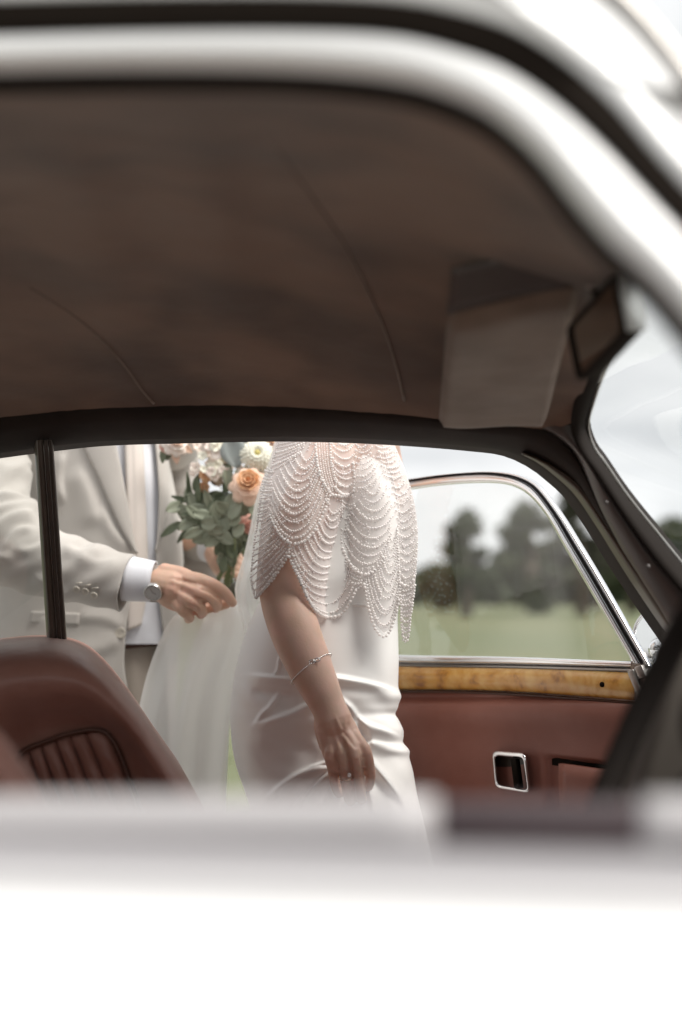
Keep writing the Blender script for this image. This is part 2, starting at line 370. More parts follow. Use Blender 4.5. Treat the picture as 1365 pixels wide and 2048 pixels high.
# ------------------------------------------------------------------ THE CAR
car = empty('vintage_car', (0, 1.5, 0), 'white vintage saloon with red leather seats, walnut trim and chrome, far front door open', 'car')
def YFb(u, base=2.20): return base/(1+.18*(u-682.5)/F)
def far(pts, base=2.20, k=.10):
    """pixel points on the far side of the body (it leans out towards the belt line)"""
    return [(u, v, YFb(u, base + k*max(-.3, (v-880)/450))) for u, v in pts]
def near(pts, base=.86, k=-.22):
    return [(u, v, (base + k*max(0, (v-150)/1450))/(1+.18*(u-682.5)/F)) for u, v in pts]
NS = 90
E0p = [(-330, 950), (-120, 922), (0, 905), (85, 894), (200, 882), (400, 876), (550, 873), (700, 876), (830, 883), (950, 893), (1020, 903), (1072, 927), (1112, 958), (1144, 988), (1187, 1050), (1243, 1140), (1294, 1217), (1333, 1273), (1400, 1372), (1470, 1480)]
E1p = [(-330, 880), (-120, 850), (0, 835), (85, 826), (200, 817), (400, 811), (550, 813), (700, 822), (830, 832), (950, 848), (1044, 854), (1090, 866), (1125, 887), (1157, 925), (1205, 1025), (1273, 1140), (1310, 1197), (1341, 1243), (1412, 1350), (1490, 1470)]
def resamp2(a, b, n):   # same parameter on both curves
    j = curve([tuple(x)+tuple(y) for x, y in zip(a, b)], n); k = len(a[0]); return j[:, :k], j[:, k:]
e0, e1 = resamp2(far(E0p), far(E1p, 2.12), NS)
A0, A1 = PA(e0), PA(e1)
def outw(A, d, dz=0): B = A.copy(); B[:, 1] += d; B[:, 2] += dz; return B
mid = (A0+A1)/2; mid[:, 1] -= .022
q1 = A0*.8+A1*.2; q1[:, 1] -= .012; q3 = A0*.2+A1*.8; q3[:, 1] -= .015
split = int(NS*.60)
MB().loft([outw(A0, .075), outw(A0, .010), A0, q1, mid, q3, A1, outw(A1, .01, .012)]).build('door_opening_trim', M['trim'], car)
# brown worn strip along the pillar part of the opening
kx = np.clip((np.arange(NS-split-4)/16.), .02, 1)[:, None]; sA = A0[split+4:]; sB = sA+((A0*.3+A1*.7)[split+4:]-sA)*kx
st_ = MB(); st_.loft([outw(sA, -.016), outw(sA*.6+sB*.4, -.034), outw(sB, -.032)]); st_.build('worn_pillar_strip', M['stripw'], car, solid=.004)
# A pillar face between opening and screen seal
E1q = [(1060, 858, 2.08), (1100, 868, 2.075), (1150, 908, 2.07), (1209, 1025, 2.07), (1273, 1135, 2.08), (1341, 1238, 2.09), (1412, 1345, 2.1), (1490, 1465, 2.12)]
E2q = [(1146, 850, 2.04), (1150, 876, 2.04), (1187, 943, 2.04), (1251, 1041, 2.04), (1316, 1131, 2.045), (1372, 1190, 2.05), (1450, 1290, 2.06), (1540, 1400, 2.07)]
a, b = resamp2(E1q, E2q, 50); a, b = PA(a), PA(b)
mm = (a+b)/2; mm[:, 1] -= .012
MB().loft([outw(a, .03), a, a*.8+mm*.2-[0, .004, 0], mm, b*.8+mm*.2-[0, .002, 0], b, outw(b, .004)+[.012, 0, .004], outw(b, .05)+[.02, 0, .008]]).build('front_pillar', M['pillar'], car)
for (u, v) in [(1213, 1005), (1297, 1133)]:
    s = MB(); c = P(u, v, 2.022); s.ell(c, (.0035, .002, .0035), nu=12, nv=6); s.box(c+[0, -.002, 0], (.0026, .0006, .0005))
    s.build('trim_screw', M['pillar'], car)
MB().loft([PA([(1050, 868, 2.13), (1085, 862, 2.12), (1125, 835, 2.10), (1160, 815, 2.06)]), PA([(1085, 905, 2.13), (1130, 915, 2.12), (1175, 925, 2.10), (1200, 935, 2.08)])]).build('pillar_gap_filler', M['trim'], car)  # added dark patch, blocks sky leaking in between headliner and pillar
# windscreen frame: black seal + thin bright lip
E2s = [(1540, 1400, 2.05), (1450, 1290, 2.04), (1365, 1187, 2.03), (1316, 1128, 2.03), (1251, 1038, 2.025), (1187, 941, 2.02), (1158, 900, 2.02), (1142, 850, 2.01), (1152, 790, 1.93), (1178, 718, 1.80), (1200, 650, 1.66), (1208, 580, 1.50), (1215, 525, 1.38), (1240, 465, 1.2), (1300, 400, .98), (1360, 330, .80)]
E3s = [(1590, 1400, 2.08), (1490, 1280, 2.07), (1365, 1131, 2.06), (1316, 1071, 2.06), (1251, 990, 2.055), (1203, 920, 2.05), (1184, 893, 2.05), (1172, 850, 2.04), (1184, 800, 1.96), (1206, 740, 1.83), (1240, 684, 1.69), (1268, 612, 1.53), (1288, 545, 1.40), (1312, 480, 1.22), (1345, 410, 1.0), (1410, 340, .82)]
a, b = resamp2(E2s, E3s, 80); a, b = PA(a), PA(b)
n_ = (b-a); mm = (a+b)/2 - [0, .012, .004]
MB().loft([a+[.01, .03, .02], a, a*.75+mm*.25-[0, .004, 0], mm, b*.85+mm*.15, b, b+[.01, .02, .01]]).build('windscreen_seal', M['rubber'], car)
SCREEN = b
lip = MB(); lip.tube(b+[.004, .004, .0], .0022, 6); lip.build('windscreen_bead', M['dullmetal'], car)
# windscreen pane, raked forward down to the scuttle
G = []
for i, p in enumerate(b):
    yy = p[1]; base = np.array([1.02+.05*math.sin((yy-.8)*2.4), yy+.02, min(.99, p[2]-.05)])
    G.append([p*(1-t)+base*t + np.array([0, 0, .02*math.sin(math.pi*t)]) for t in np.linspace(0, 1, 8)])
MB().grid(G).build('windscreen', M['glassc'], car, solid=0)

# headliner: cloth between the far rail and the near rail
Hf = far(E1p[:11], 2.115)
Hf = [tuple(x) for x in Hf] + [(1100, 858, 2.06), (1146, 846, 2.02)]
Np = [(-330, 115), (-150, 112), (0, 111), (150, 108), (330, 108), (500, 110), (650, 116), (780, 128), (900, 158), (1010, 215), (1110, 295), (1190, 355), (1330, 400)]
Hn = [(u, v, .875/(1+.18*(u-682.5)/F)) for u, v in Np]
cf = PA(curve(Hf, 70)); cn = PA(curve(Hn, 70))
ext = np.array([[-2.05, 2.6, 1.22], [-1.8, 2.55, 1.36], [-1.3, 2.45, 1.39], [-.9, 2.38, 1.385]]); extn = np.array([[-2.05, 1.0, 1.22], [-1.8, .98, 1.36], [-1.3, 1.02, 1.39], [-.8, .97, 1.415]])
cf = np.vstack([ext, cf]); cn = np.vstack([extn, cn])
NR = 36
def crownp(i, t):
    p = cf[i]*(1-t)+cn[i]*t; k = (i-4)/69 if i >= 4 else 0
    p = p.copy(); p[2] += .080*math.sin(math.pi*t)**.8 + .004*math.sin(p[0]*14+2)*math.sin(math.pi*t); p[2] += .0004*math.sin(i*1.9+math.sin(i*.7)*2)*math.exp(-t/.10)+.0035*math.sin(i*.55+t*6)*math.exp(-((t-.5)/.3)**2); p[0] += .032*max(0, (k-.7)/.3)*math.sin(math.pi*t)
    return p
HL = np.array([[crownp(i, t) for t in np.linspace(0, 1, NR)] for i in range(len(cf))])
MB().grid(HL, flip=True).build('headliner', M['liner'], car)
# stitched seams lying on the cloth
from mathutils.bvhtree import BVHTree
idx = [(i*NR+j, i*NR+j+1, (i+1)*NR+j+1, (i+1)*NR+j) for i in range(len(cf)-1) for j in range(NR-1)]
bv = BVHTree.FromPolygons([tuple(p) for p in HL.reshape(-1, 3)], idx)
def onto(u, v):
    h = bv.ray_cast(Vector((0, 0, CZ)), Vector(ray(u, v))); return None if h[0] is None else np.array(h[0])
for pts in ([(560, 300), (590, 345), (640, 415), (690, 490), (735, 580), (770, 660), (795, 740), (809, 800)],
            [(60, 575), (110, 605), (160, 640), (210, 685), (255, 738), (285, 780), (308, 806)]):
    L_ = [onto(u, v) for u, v in curve(pts, 40)]; L_ = [p-[0, 0, .0005] for p in L_ if p is not None]
    MB().tube(L_, np.linspace(.0004, .0022, len(L_)), 6).build('headliner_seam', M['visor'], car)
# roof skin above, from the near gutter over to the far gutter
# near door frame and roof edge
Nb = [(-3500, 716), (-2700, 430), (-1800, 262), (-900, 196), (-400, 170), (0, 155), (300, 150), (600, 155), (800, 176), (920, 212), (1000, 256), (1080, 330), (1150, 418), (1220, 498), (1275, 548), (1345, 622), (1450, 760), (1580, 950), (1700, 1130)]
Gi = [(-3500, 640), (-2700, 350), (-1800, 180), (-900, 112), (-400, 84), (0, 74), (300, 67), (600, 66), (790, 76), (910, 104), (1010, 142), (1110, 208), (1200, 290), (1295, 393), (1365, 470), (1440, 560), (1540, 700), (1670, 900), (1790, 1080)]
Go = [(-3500, 595), (-2700, 300), (-1800, 128), (-900, 58), (-400, 30), (0, 22), (300, 15), (600, 14), (800, 24), (930, 50), (1030, 85), (1125, 145), (1215, 225), (1305, 330), (1380, 412), (1460, 500), (1560, 640), (1700, 850), (1820, 1040)]
Dr = [(-3500, 460), (-2700, 150), (-1800, -25), (-900, -100), (-400, -130), (0, -150), (300, -165), (600, -170), (850, -150), (1030, -110), (1160, -50), (1230, 0), (1285, 55), (1350, 135), (1420, 230), (1500, 340), (1610, 500), (1750, 720), (1880, 930)]
j = curve([tuple(a)+tuple(b)+tuple(c)+tuple(d) for a, b, c, d in zip(Nb, Gi, Go, Dr)], 150)
def nc(col, base): return PA(near(j[:, col:col+2], base))
nb, gi, go, dr = nc(0, .885), nc(2, .865), nc(4, .875), nc(6, .93)
def mixn(a, b, t, dy): r = a*(1-t)+b*t; r[:, 1] += dy; return r
MB().loft([mixn(nb, nb, 0, .03)-[0, 0, .001], mixn(nb, gi, -.02, 0), mixn(nb, gi, .01, -.006), mixn(nb, gi, .04, -.004)]).build('door_frame_seal', M['rubber'], car)
MB().loft([mixn(nb, gi, .02, .0), mixn(nb, gi, .03, -.014), mixn(nb, gi, .10, -.024), mixn(nb, gi, .3, -.026), mixn(nb, gi, .42, -.020), mixn(nb, gi, .52, -.018), mixn(nb, gi, .75, -.014), mixn(nb, gi, .94, -.008), mixn(nb, gi, 1, .000), mixn(nb, gi, 1.0, .04)]).build('near_door_frame', M['paint'], car)
MB().loft([mixn(gi, go, -.2, .03), mixn(gi, go, -.10, -.008), mixn(gi, go, .5, .0), mixn(gi, go, 1.04, -.016), mixn(gi, go, 1.08, .02)]).build('door_gap_seal', M['dark'], car)
roof = MB()
far_g = np.vstack([PA(curve(far([(u, v-34) for u, v in E1p[:11]], 2.27, 0), 78)), np.array([crownp(len(cf)-1, t)+[.03, 0, .035] for t in np.linspace(.0, .9, 12)])])
rows = [mixn(gi, go, 1.0, .03), mixn(gi, go, 1.0, -.004), mixn(go, dr, .04, -.018), mixn(go, dr, .25, -.022), mixn(go, dr, .5, -.018), mixn(go, dr, .85, -.004), dr]
roof.loft(rows).build('roof_side', M['paint'], car)
dl = MB(); dl.tube(dr+[0, -.008, 0], .0055, 8); dl.build('rain_gutter', M['dullmetal'], car)
rs = MB(); T = np.linspace(0, 1, 20); fr = cf+[0, .08, .02]; nr = cn+[0, -.02, .06]
rs.grid([[fr[i]*(1-t)+nr[i]*t+np.array([.03*(i == len(cf)-1), 0, .095*math.sin(math.pi*t)**.7]) for t in T] for i in range(len(cf))])
rs.build('roof', M['paint'], car)

# near door: sill capping, chrome and outer skin, seen far out of focus
def car_x(x, ybase): return ybase - .18*x*(.9)
def sillrow(y0, z0, xs=np.linspace(-1.95, 1.1, 60)): return np.array([[x, car_x(x, y0), z0] for x in xs])
MB().loft([sillrow(.66, .60), sillrow(.66, .93), sillrow(.655, .955), sillrow(.645, .970)]).build('near_door_lining', M['doorl'], car)
MB().loft([sillrow(.645, .965), sillrow(.642, .978), sillrow(.62, .986), sillrow(.59, .996)]).build('near_sill_capping', mat('pale_sill', (.40, .385, .39), .5, bump=(8, .2, .002)), car)
MB().loft([sillrow(.59, .985), sillrow(.588, .998), sillrow(.575, .996), sillrow(.562, .990), sillrow(.560, .975)]).build('glass_slot_seal', mat('grey_rubber', (.28, .27, .28), .5), car)
MB().loft([sillrow(.564, .97), sillrow(.562, .989), sillrow(.556, .9895), sillrow(.550, .986), sillrow(.549, .970)]).build('waist_moulding', mat('satin_grey_moulding', (.44, .43, .435), .5), car)
MB().loft([sillrow(.551, .970), sillrow(.547, .984), sillrow(.535, .981), sillrow(.505, .955), sillrow(.478, .91), sillrow(.462, .82), sillrow(.46, .70), sillrow(.47, .55), sillrow(.50, .38), sillrow(.56, .30)]).build('near_door_skin', M['paint'], car)
for ua, ub in ((-1400, 874), (1284, 2300)):
    e_ = MB(); us_ = np.linspace(ua, ub, 24); e_.loft([np.array([P(u, v_, y_/(1+.16*(u-682.5)/F)) for u in us_]) for v_, y_ in ((1700, .672), (1618, .670), (1600, .664), (1596, .650), (1604, .640), (1700, .636))]); e_.build('pale_sill_piece', mat('pale_piece', (.39, .375, .38), .5), car, solid=.001)  # made-up pale pieces for the hazy band either side of the dark gap
k = MB(); c0, c1 = P(882, 1648, .745), P(1278, 1648, .72); d = c1-c0
k.prism([c0+[0, 0, -.03], c0+[0, 0, .013], c1+[0, 0, .012], c1+[0, 0, -.03]], (.0, -.02, 0)); k.build('dark_sill_block', M['plum'], car, bevel=.003)  # made-up dark block standing for the dark gap over the sill

# B pillar on the far side
top = [(68, 890), (73, 890), (79, 890), (84, 890), (88, 890), (93, 890), (97, 890), (102, 890), (107, 890)]
bot = [(98, 1330), (104, 1330), (111, 1330), (117, 1330), (121, 1330), (125, 1330), (129, 1330), (134, 1330), (139, 1330)]
dy = [.03, .0, -.004, -.002, .008, -.006, .006, -.004, .028]
pb = []
for (t_, b_, d_) in zip(top, bot, dy):
    pb.append([P(t_[0]*(1-s)+b_[0]*s, 880+(1345-880)*s, YFb(90, 2.17+.09*s)+d_) for s in np.linspace(0, 1, 20)])
MB().loft(pb).build('centre_pillar', mat('bronze_pillar', (.075, .055, .042), .33, var=(30, (.10, .075, .06)), bump=(60, .15, .001), coat=.3), car)
for k0 in (4, 6):
    L_ = np.array(pb[k0])-[0, .004, 0]; MB().tube(L_, .0011, 6).build('pillar_bead', M['dullmetal'], car)
rg = [P(-330, 930, YFb(-300, 2.22)), P(70, 893, YFb(70, 2.22)), P(100, 1330, YFb(100, 2.31)), P(-330, 1330, YFb(-330, 2.31))]
MB().add(rg, [(0, 1, 2, 3)]).build('rear_window', M['glass'], car)
rx = np.linspace(-2.0, -.50, 20)
MB().grid([[np.array([x, 2.36-.18*x*.95+o_, z]) for z, o_ in ((.99, -.04), (.97, .02), (.8, .06), (.55, .06), (.3, .0))] for x in rx]).build('far_rear_door', M['paint'], car)
# lower body: floor, far sill, bulkhead, dashboard, bonnet, wings, boot
fl = MB(); fl.add([(-2.0, .6, .27), (1.2, .45, .27), (1.2, 2.15, .27), (-2.0, 2.75, .27)], [(0, 1, 2, 3)]).build('floor_pan', M['carpet'], car, solid=.03)
MB().box((0, 2.36, .30), (1.3, .05, .05), [[.984, .0, 0], [-.177, 1, 0], [0, 0, 1]]).build('far_sill', M['paint'], car, bevel=.01)
# dashboard
dsh = MB(); dy_ = np.linspace(0, 1, 14); prof = [(.62, .50), (.56, .62), (.50, .78), (.475, .93), (.485, .985), (.53, 1.012), (.70, 1.02), (1.02, .99), (1.05, .70)]
dsh.grid([[np.array([x - .125*(1-1/(1+math.exp(-(t-.66)*22))) + .02*(1-math.sin(math.pi*t)), .62+1.46*t, z]) for (x, z) in prof] for t in dy_]).build('dashboard', mat('dash_vinyl', (.15, .125, .105), .6, bump=(160, .3, .001)), car)
for s_ in (0, 1):
    pass
# steering wheel, seen nearly edge-on
cw = np.array([.478, .97, .905])
cwn = P(1400, 1400, 1.05); cw = cwn
fwd = norm([-.9, .05, .45]); up_ = norm(np.cross(fwd, np.cross([0, 0, 1], fwd))); sd_ = np.cross(up_, fwd)
rim = MB(); an = np.linspace(0, 2*math.pi, 64, endpoint=False)
rim.tube([cw+.205*(math.cos(t)*up_+math.sin(t)*sd_) for t in an], .0125, 12, closed=True); rim.build('steering_wheel_rim', M['rubber'], car)
hub = MB(); hub.ell(cw-fwd*.04, (.05, .05, .05)); 
for t in (0.35, math.pi-.35, -math.pi/2):
    e = cw+.2*(math.sin(t)*up_+math.cos(t)*sd_); hub.tube([cw-fwd*.03, (cw+e)/2-fwd*.012, e], [.014, .011, .009], 8, flat=.5)
hub.tube([cw-fwd*.03, cw-fwd*.45], [.03, .04], 14); hub.build('steering_column', M['dark'], car)

cwl = MB(); cwl.prism([P(u, v, 1.30) for u, v in ((1420, 1225), (1372, 1262), (1345, 1330), (1322, 1410), (1296, 1500), (1268, 1600), (1262, 1800), (1700, 1800), (1800, 1330), (1640, 1225))], (0.03, .22, 0))
cwl.build('instrument_cowl', mat('cowl_vinyl', (.095, .080, .066), .75, var=(6, (.13, .11, .092))), car, bevel=.012)
# body ends
def shell(xs, prof, name, m_):
    g_ = MB(); g_.grid([[np.array([x, 1.5-.18*x*.9+y*w, z*h+zz]) for (y, z) in prof] for (x, w, h, zz) in xs]); return g_.build(name, m_, car)
prof = [(-.82, .05), (-.86, .35), (-.80, .62), (-.62, .74), (-.4, .72), (-.2, .84), (0, .88), (.2, .84), (.4, .72), (.62, .74), (.80, .62), (.86, .35), (.82, .05)]
shell([(1.08, 1, 1, .12), (1.4, 1, 1, .10), (1.9, .98, .96, .08), (2.3, .9, .9, .06), (2.5, .75, .75, .08), (2.56, .4, .5, .18)], prof, 'bonnet_and_wings', M['paint'])
shell([(-1.95, 1, 1, .12), (-2.3, .97, .95, .1), (-2.7, .86, .8, .1), (-2.95, .6, .55, .15)], prof, 'boot', M['paint'])
def wheel(x, y):
    w = MB(); c = np.array([x, y, .33]); an = np.linspace(0, 2*math.pi, 40, endpoint=False)
    w.tube([c+.25*np.array([math.cos(t), -.16*math.cos(t), math.sin(t)]) for t in an], .08, 12, closed=True, flat=1); o = w.build('wheel', M['rubber'], car)
    h = MB(); h.ell(c, (.17, .09, .17), nu=24); h.build('hub_cap', M['chrome'], o)
for x in (-1.6, 1.65):
    for s_ in (-1, 1): wheel(x, 1.5-.16*x+s_*.74)

# ------------------------------------------------------------------ far front door, swung open
H0 = np.array([.505, 2.36]); D0 = np.array([-.70, .714]); N0 = np.array([-.714, -.70])
def PD(u, v, off=0):
    r = ray(u, v); h = H0 + N0*off
    t = (h @ N0)/(r[:2] @ N0); return np.array([0, 0, CZ]) + r*t
def pdc(pts, off=0, n=40):
    c = curve(pts, n); return np.array([PD(u, v, off) for u, v in c])
door = bpy.data.objects.new('open_front_door', None)
gi_ = [(440, 1070), (520, 1040), (640, 1006), (760, 986), (823, 979), (870, 972), (930, 967), (985, 966), (1022, 971), (1054, 987), (1089, 1025), (1125, 1087), (1166, 1157), (1215, 1241), (1264, 1325)]
gx = [(430, 1045), (515, 1015), (630, 984), (755, 965), (821, 957), (868, 950), (930, 944), (990, 942), (1040, 949), (1080, 968), (1121, 1020), (1162, 1085), (1209, 1163), (1257, 1247), (1306, 1333)]
def dl_(t, off, s0=2):
    a = curve([tuple(x)+tuple(y) for x, y in zip(gi_[s0:], gx[s0:])], 70)
    q = a[:, :2]*(1-t)+a[:, 2:]*t; return np.array([PD(u, v, off) for u, v in q])
def dl2(tt, ts, off, s0=2):
    a = curve([tuple(x)+tuple(y) for x, y in zip(gi_[s0:], gx[s0:])], 70); b_ = np.clip((np.arange(70)-24)/16., 0, 1); b_ = b_*b_*(3-2*b_); t = (tt*(1-b_)+ts*b_)[:, None]
    return np.array([PD(u, v, off) for u, v in a[:, :2]*(1-t)+a[:, 2:]*t])
fr_in = MB(); fr_in.loft([dl_(0, -.012), dl2(.02, .02, .004), dl2(.12, .08, .013), dl2(.30, .17, .018), dl2(.55, .26, .016), dl2(.76, .36, .010), dl2(.82, .41, -.004)])
of = fr_in.build('window_frame', M['chrome'], car)
fr_ch = MB(); fr_ch.loft([dl2(.80, .40, .002), dl2(.83, .44, -.002), dl2(.87, .52, -.002), dl2(.90, .57, .002)]); fr_ch.build('glass_run_channel', M['pillar'], of)
fr_ou = MB(); fr_ou.loft([dl2(.89, .55, -.004), dl2(.90, .60, .011), dl2(.92, .70, .018), dl2(.94, .80, .020), dl2(.96, .90, .015), dl2(.98, .97, .008), dl_(1.0, -.002), dl_(1.02, -.03)]); fr_ou.build('outer_frame_bead', M['chrome'], of)
# glass
gl = curve([tuple(x) for x in gi_[2:]], 50); gp = []
for (u, v) in gl: gp.append([PD(u, v*(1-t)+1326*t, -.002) for t in (0, .5, 1)])
MB().grid(gp, flip=True).build('door_window', M['glass'], car)
# belt chrome, wood cap, leather
def strip(rows, name, m_, par=car, **kw):
    return MB().loft([np.array([PD(u, v, o_) for u, v in curve(pts, 40)]) for pts, o_ in rows]).build(name, m_, par, **kw)
strip([([(600, 1300), (800, 1310), (1030, 1314), (1262, 1323)], -.006), ([(600, 1300), (800, 1311), (1030, 1315), (1262, 1324)], .012), ([(600, 1309), (800, 1318), (1030, 1321), (1262, 1328)], .018), ([(600, 1316), (800, 1325), (1030, 1328), (1262, 1334)], .013), ([(600, 1319), (800, 1327), (1030, 1330), (1262, 1335)], -.002)], 'waist_rail', M['chrome'])
strip([([(600, 1318), (800, 1327), (1030, 1330), (1262, 1335)], .0), ([(600, 1320), (800, 1329), (1030, 1332), (1262, 1338)], .012), ([(600, 1322), (800, 1331), (1030, 1335), (1262, 1343)], .014), ([(600, 1323), (800, 1332), (1030, 1336), (1262, 1344)], .004)], 'lower_rail', M['dullmetal'])
wt = [(600, 1325), (800, 1332), (1030, 1336), (1160, 1340), (1268, 1345)]; wb = [(600, 1384), (800, 1380), (908, 1380), (1037, 1384), (1166, 1393), (1270, 1401)]
wtc, wbc = curve(wt, 50), curve(wb, 50)
wd = MB(); wd.loft([np.array([PD(*(wtc[i]*(1-t)+wbc[i]*t), o_) for i in range(50)]) for t, o_ in ((0, .0), (.01, .014), (.12, .020), (.5, .024), (.88, .020), (.98, .013), (1, .0))])
wo_ = wd.build('door_capping', M['wood'], car)
h = MB(); c = PD(1205, 1369, .0235); tv = np.array([D0[0], D0[1], 0]); nv = np.array([N0[0], N0[1], 0])
h.tube([c-nv*.004, c+nv*.0015], [.0045, .0045], 14); h.tube([c+nv*.001, c+nv*.002], [.003, .001], 12); h.build('lock_hole', M['dark'], wo_)
strip([([(600, 1386), (800, 1381), (908, 1381), (1037, 1386), (1166, 1395), (1275, 1403)], .004), ([(600, 1389), (800, 1384), (908, 1384), (1037, 1389), (1166, 1398), (1275, 1406)], .016), ([(600, 1393), (800, 1388), (908, 1388), (1037, 1393), (1166, 1402), (1278, 1410)], .004)], 'capping_piping', M['pipe'])
lt = curve([(600, 1392), (800, 1387), (908, 1387), (1037, 1392), (1166, 1401), (1290, 1411)], 60); LB = []
def lo_(u, v):
    o_ = .014 + .012*math.exp(-((v-1430)/38.)**2) - .014*math.exp(-((v-1393)/9.)**2) + .003*math.sin(u*.013+1)*math.sin(v*.02)
    if v > 1508+.13*(u-1100) and u > 1098: o_ -= .012*min(1, (v-1508-.13*(u-1100))/8)*min(1, (u-1098)/8)   # map pocket mouth steps in
    return o_
for r_ in list(np.linspace(0, 60, 16))+list(np.linspace(64, 240, 56))+[320, 480, 700]:
    LB.append(np.array([PD(u, v+r_, lo_(u, v+r_)) for u, v in lt]))
MB().loft(LB).build('door_lining', M['doorl'], car)
# the map pocket: raised panel with dark mouth
def quad(pts, off, n=12):
    (a, b, c, d) = [np.array(p, float) for p in pts]; return [[PD(*((a*(1-s)+b*s)*(1-t)+(d*(1-s)+c*s)*t), off) for s in np.linspace(0, 1, n)] for t in np.linspace(0, 1, n)]
MB().grid(quad([(1104, 1514), (1290, 1540), (1290, 1556), (1104, 1530)], .005)).build('pocket_mouth', M['dark'], car)
MB().grid(quad([(1126, 1526), (1300, 1550), (1310, 1800), (1132, 1800)], .022)).build('map_pocket', M['doorl'], car, solid=.012)
# ashtray / pull: chrome rounded frame with dark hollow
def rr(pts, r, n=5):
    out = []; P4 = [np.array(p, float) for p in pts]
    for i in range(4):
        a, b, c = P4[i-1], P4[i], P4[(i+1) % 4]; d1 = (a-b)/np.linalg.norm(a-b)*r; d2 = (c-b)/np.linalg.norm(c-b)*r
        for t in np.linspace(0, 1, n): out.append(b+d1*(1-t)**2+d2*t**2)
    return out
oc = rr([(984, 1500), (1053, 1505), (1062, 1588), (991, 1577)], 13); ic = rr([(991, 1512), (1046, 1517), (1055, 1580), (996, 1569)], 8)
rows_ = [np.array([PD(u, v, .012) for u, v in oc]), np.array([PD(u, v, .032) for u, v in oc]), np.array([PD(*(np.array(a)*.5+np.array(b)*.5), .038) for a, b in zip(oc, ic)]), np.array([PD(u, v, .033) for u, v in ic]), np.array([PD(u, v, .010) for u, v in ic])]
pul = MB().grid(np.array(rows_), cv=True).build('ashtray', M['chrome'], car)
bk = MB(); q = [PD(u, v, .012) for u, v in ic]; bk.add(q, [tuple(range(len(q)))]); bk.build('ashtray_well', mat('brown_well', (.05, .038, .028), .3), pul, smooth=False)
bb = MB(); bb.grid(quad([(1030, 1516), (1040, 1517), (1048, 1576), (1037, 1574)], .026, 3)); bb.build('ashtray_divider', M['dark'], pul, solid=.012)
kp = MB(); kp.loft([PA([(u, v, 2.19) for v in (1372, 1400, 1600, 1900)]) for u in (1286, 1302, 1345, 1430)]); kp.build('kick_panel', mat('kick_cloth', (.07, .05, .04), .8), car, solid=.01)
# outer skin, edges and hinge-end fittings
ds = MB(); U = np.linspace(600, 1292, 40)
ds.loft([np.array([PD(u, v, o_) for u in U]) for v, o_ in ((1322, -.01), (1330, -.045), (1400, -.075), (1600, -.09), (1900, -.09), (2300, -.05))]).build('door_skin', M['paint'], car)
e = MB()
for pts, o_, th in (([(1254, 1343), (1266, 1338), (1290, 1400), (1277, 1400)], .026, .02), ([(1268, 1334), (1283, 1330), (1292, 1352), (1278, 1358)], .03, .02), ([(1291, 1342), (1302, 1338), (1326, 1380), (1316, 1398)], .02, .03)):
    a = [PD(u, v, o_) for u, v in pts]; e.prism(a, (-N0[0]*-th*-1, -N0[1]*-th*-1, 0))
e.build('hinge_bracket', M['dullmetal'], car, bevel=.0015)
e2 = MB(); a = [PD(u, v, .012) for u, v in ((1280, 1356), (1291, 1350), (1312, 1400), (1296, 1404))]; e2.prism(a, (.01, .02, 0)); e2.build('hinge_pin_plate', mat('rosy_metal', (.32, .20, .17), .35, 1), car)
bl = MB(); bl.loft([np.array([PD(u, v, .0) for u, v in curve(p_, 10)]) for p_ in ([(1288, 1330), (1330, 1420), (1345, 1700)], [(1330, 1330), (1380, 1420), (1390, 1700)])]).build('hinge_post', M['paint'], car, solid=.02)

# wing mirror on the far side
wm = MB(); c = P(1322, 1272, 2.55); ax = norm([-.55, -.83, .02]); sx = norm(np.cross(ax, [0, 0, 1])); ux = np.cross(sx, ax)
prof_ = [(0, -.052), (.018, -.050), (.033, -.040), (.043, -.022), (.0465, 0), (.0465, .006), (.043, .008), (.041, .005)]
an = np.linspace(0, 2*math.pi, 32, endpoint=False)
wm.grid([[c+ax*d*1.0+r*1.1*(math.cos(t)*sx+math.sin(t)*ux) for t in an] for r, d in prof_], cv=True)
wmo = wm.build('wing_mirror', M['chrome'], car)
mg = MB(); mg.grid([[c+ax*.0052+r*1.1*(math.cos(t)*sx+math.sin(t)*ux) for t in an] for r in (0.0005, .0415)], cv=True); mg.build('mirror_glass', mat('mirror', (.9, .9, .9), .01, 1), wmo)
sm = MB(); sm.ell(P(1322, 1298, 2.50), (.022, .02, .02)); sm.tube([P(1322, 1298, 2.5), P(1322, 1330, 2.48), P(1312, 1352, 2.45), P(1312, 1372, 2.44)], [.017, .012, .014, .028], 14); sm.build('mirror_stem', M['chrome'], wmo)

# ------------------------------------------------------------------ sun visor and rear-view mirror
vq = dict(BL=(878, 846, 2.05), TL=(897, 628, 1.52), TR=(1162, 566, 1.47), BR=(1092, 846, 2.03))
def vis(s, t):  # s along left->right (free edge -> header), t near->far
    a = P(*vq['TL'])*(1-s)+P(*vq['TR'])*s; b = P(*vq['BL'])*(1-s)+P(*vq['BR'])*s; return a*(1-t)+b*t
vg = MB(); n1 = 30
def vsurf(sgn):
    G = []
    for i in range(n1):
        row = []
        for jx in range(n1):
            s, t = i/(n1-1), jx/(n1-1); cs = 1-.5*(abs(2*s-1)**14+abs(2*t-1)**14)
            ss, tt = .5+(s-.5)*(1-.03*abs(2*t-1)**6), .5+(t-.5)*(1-.03*abs(2*s-1)**6)
            if s > .7 and t > .9: tt = min(tt, .965-.02*(s-.7))
            e_ = min(s, 1-s, t*1.0, 1-t)*14; th = .013*math.sqrt(max(0, 1-(1-min(1, e_))**2))
            row.append(vis(ss, tt)+np.array([0, 0, sgn*th-.002*math.sin(s*7)*math.sin(t*9)]))
        G.append(row)
    return G
vg.grid(vsurf(-1)); vg.grid(vsurf(1), flip=True); vo = vg.build('sun_visor', M['visor'], car)
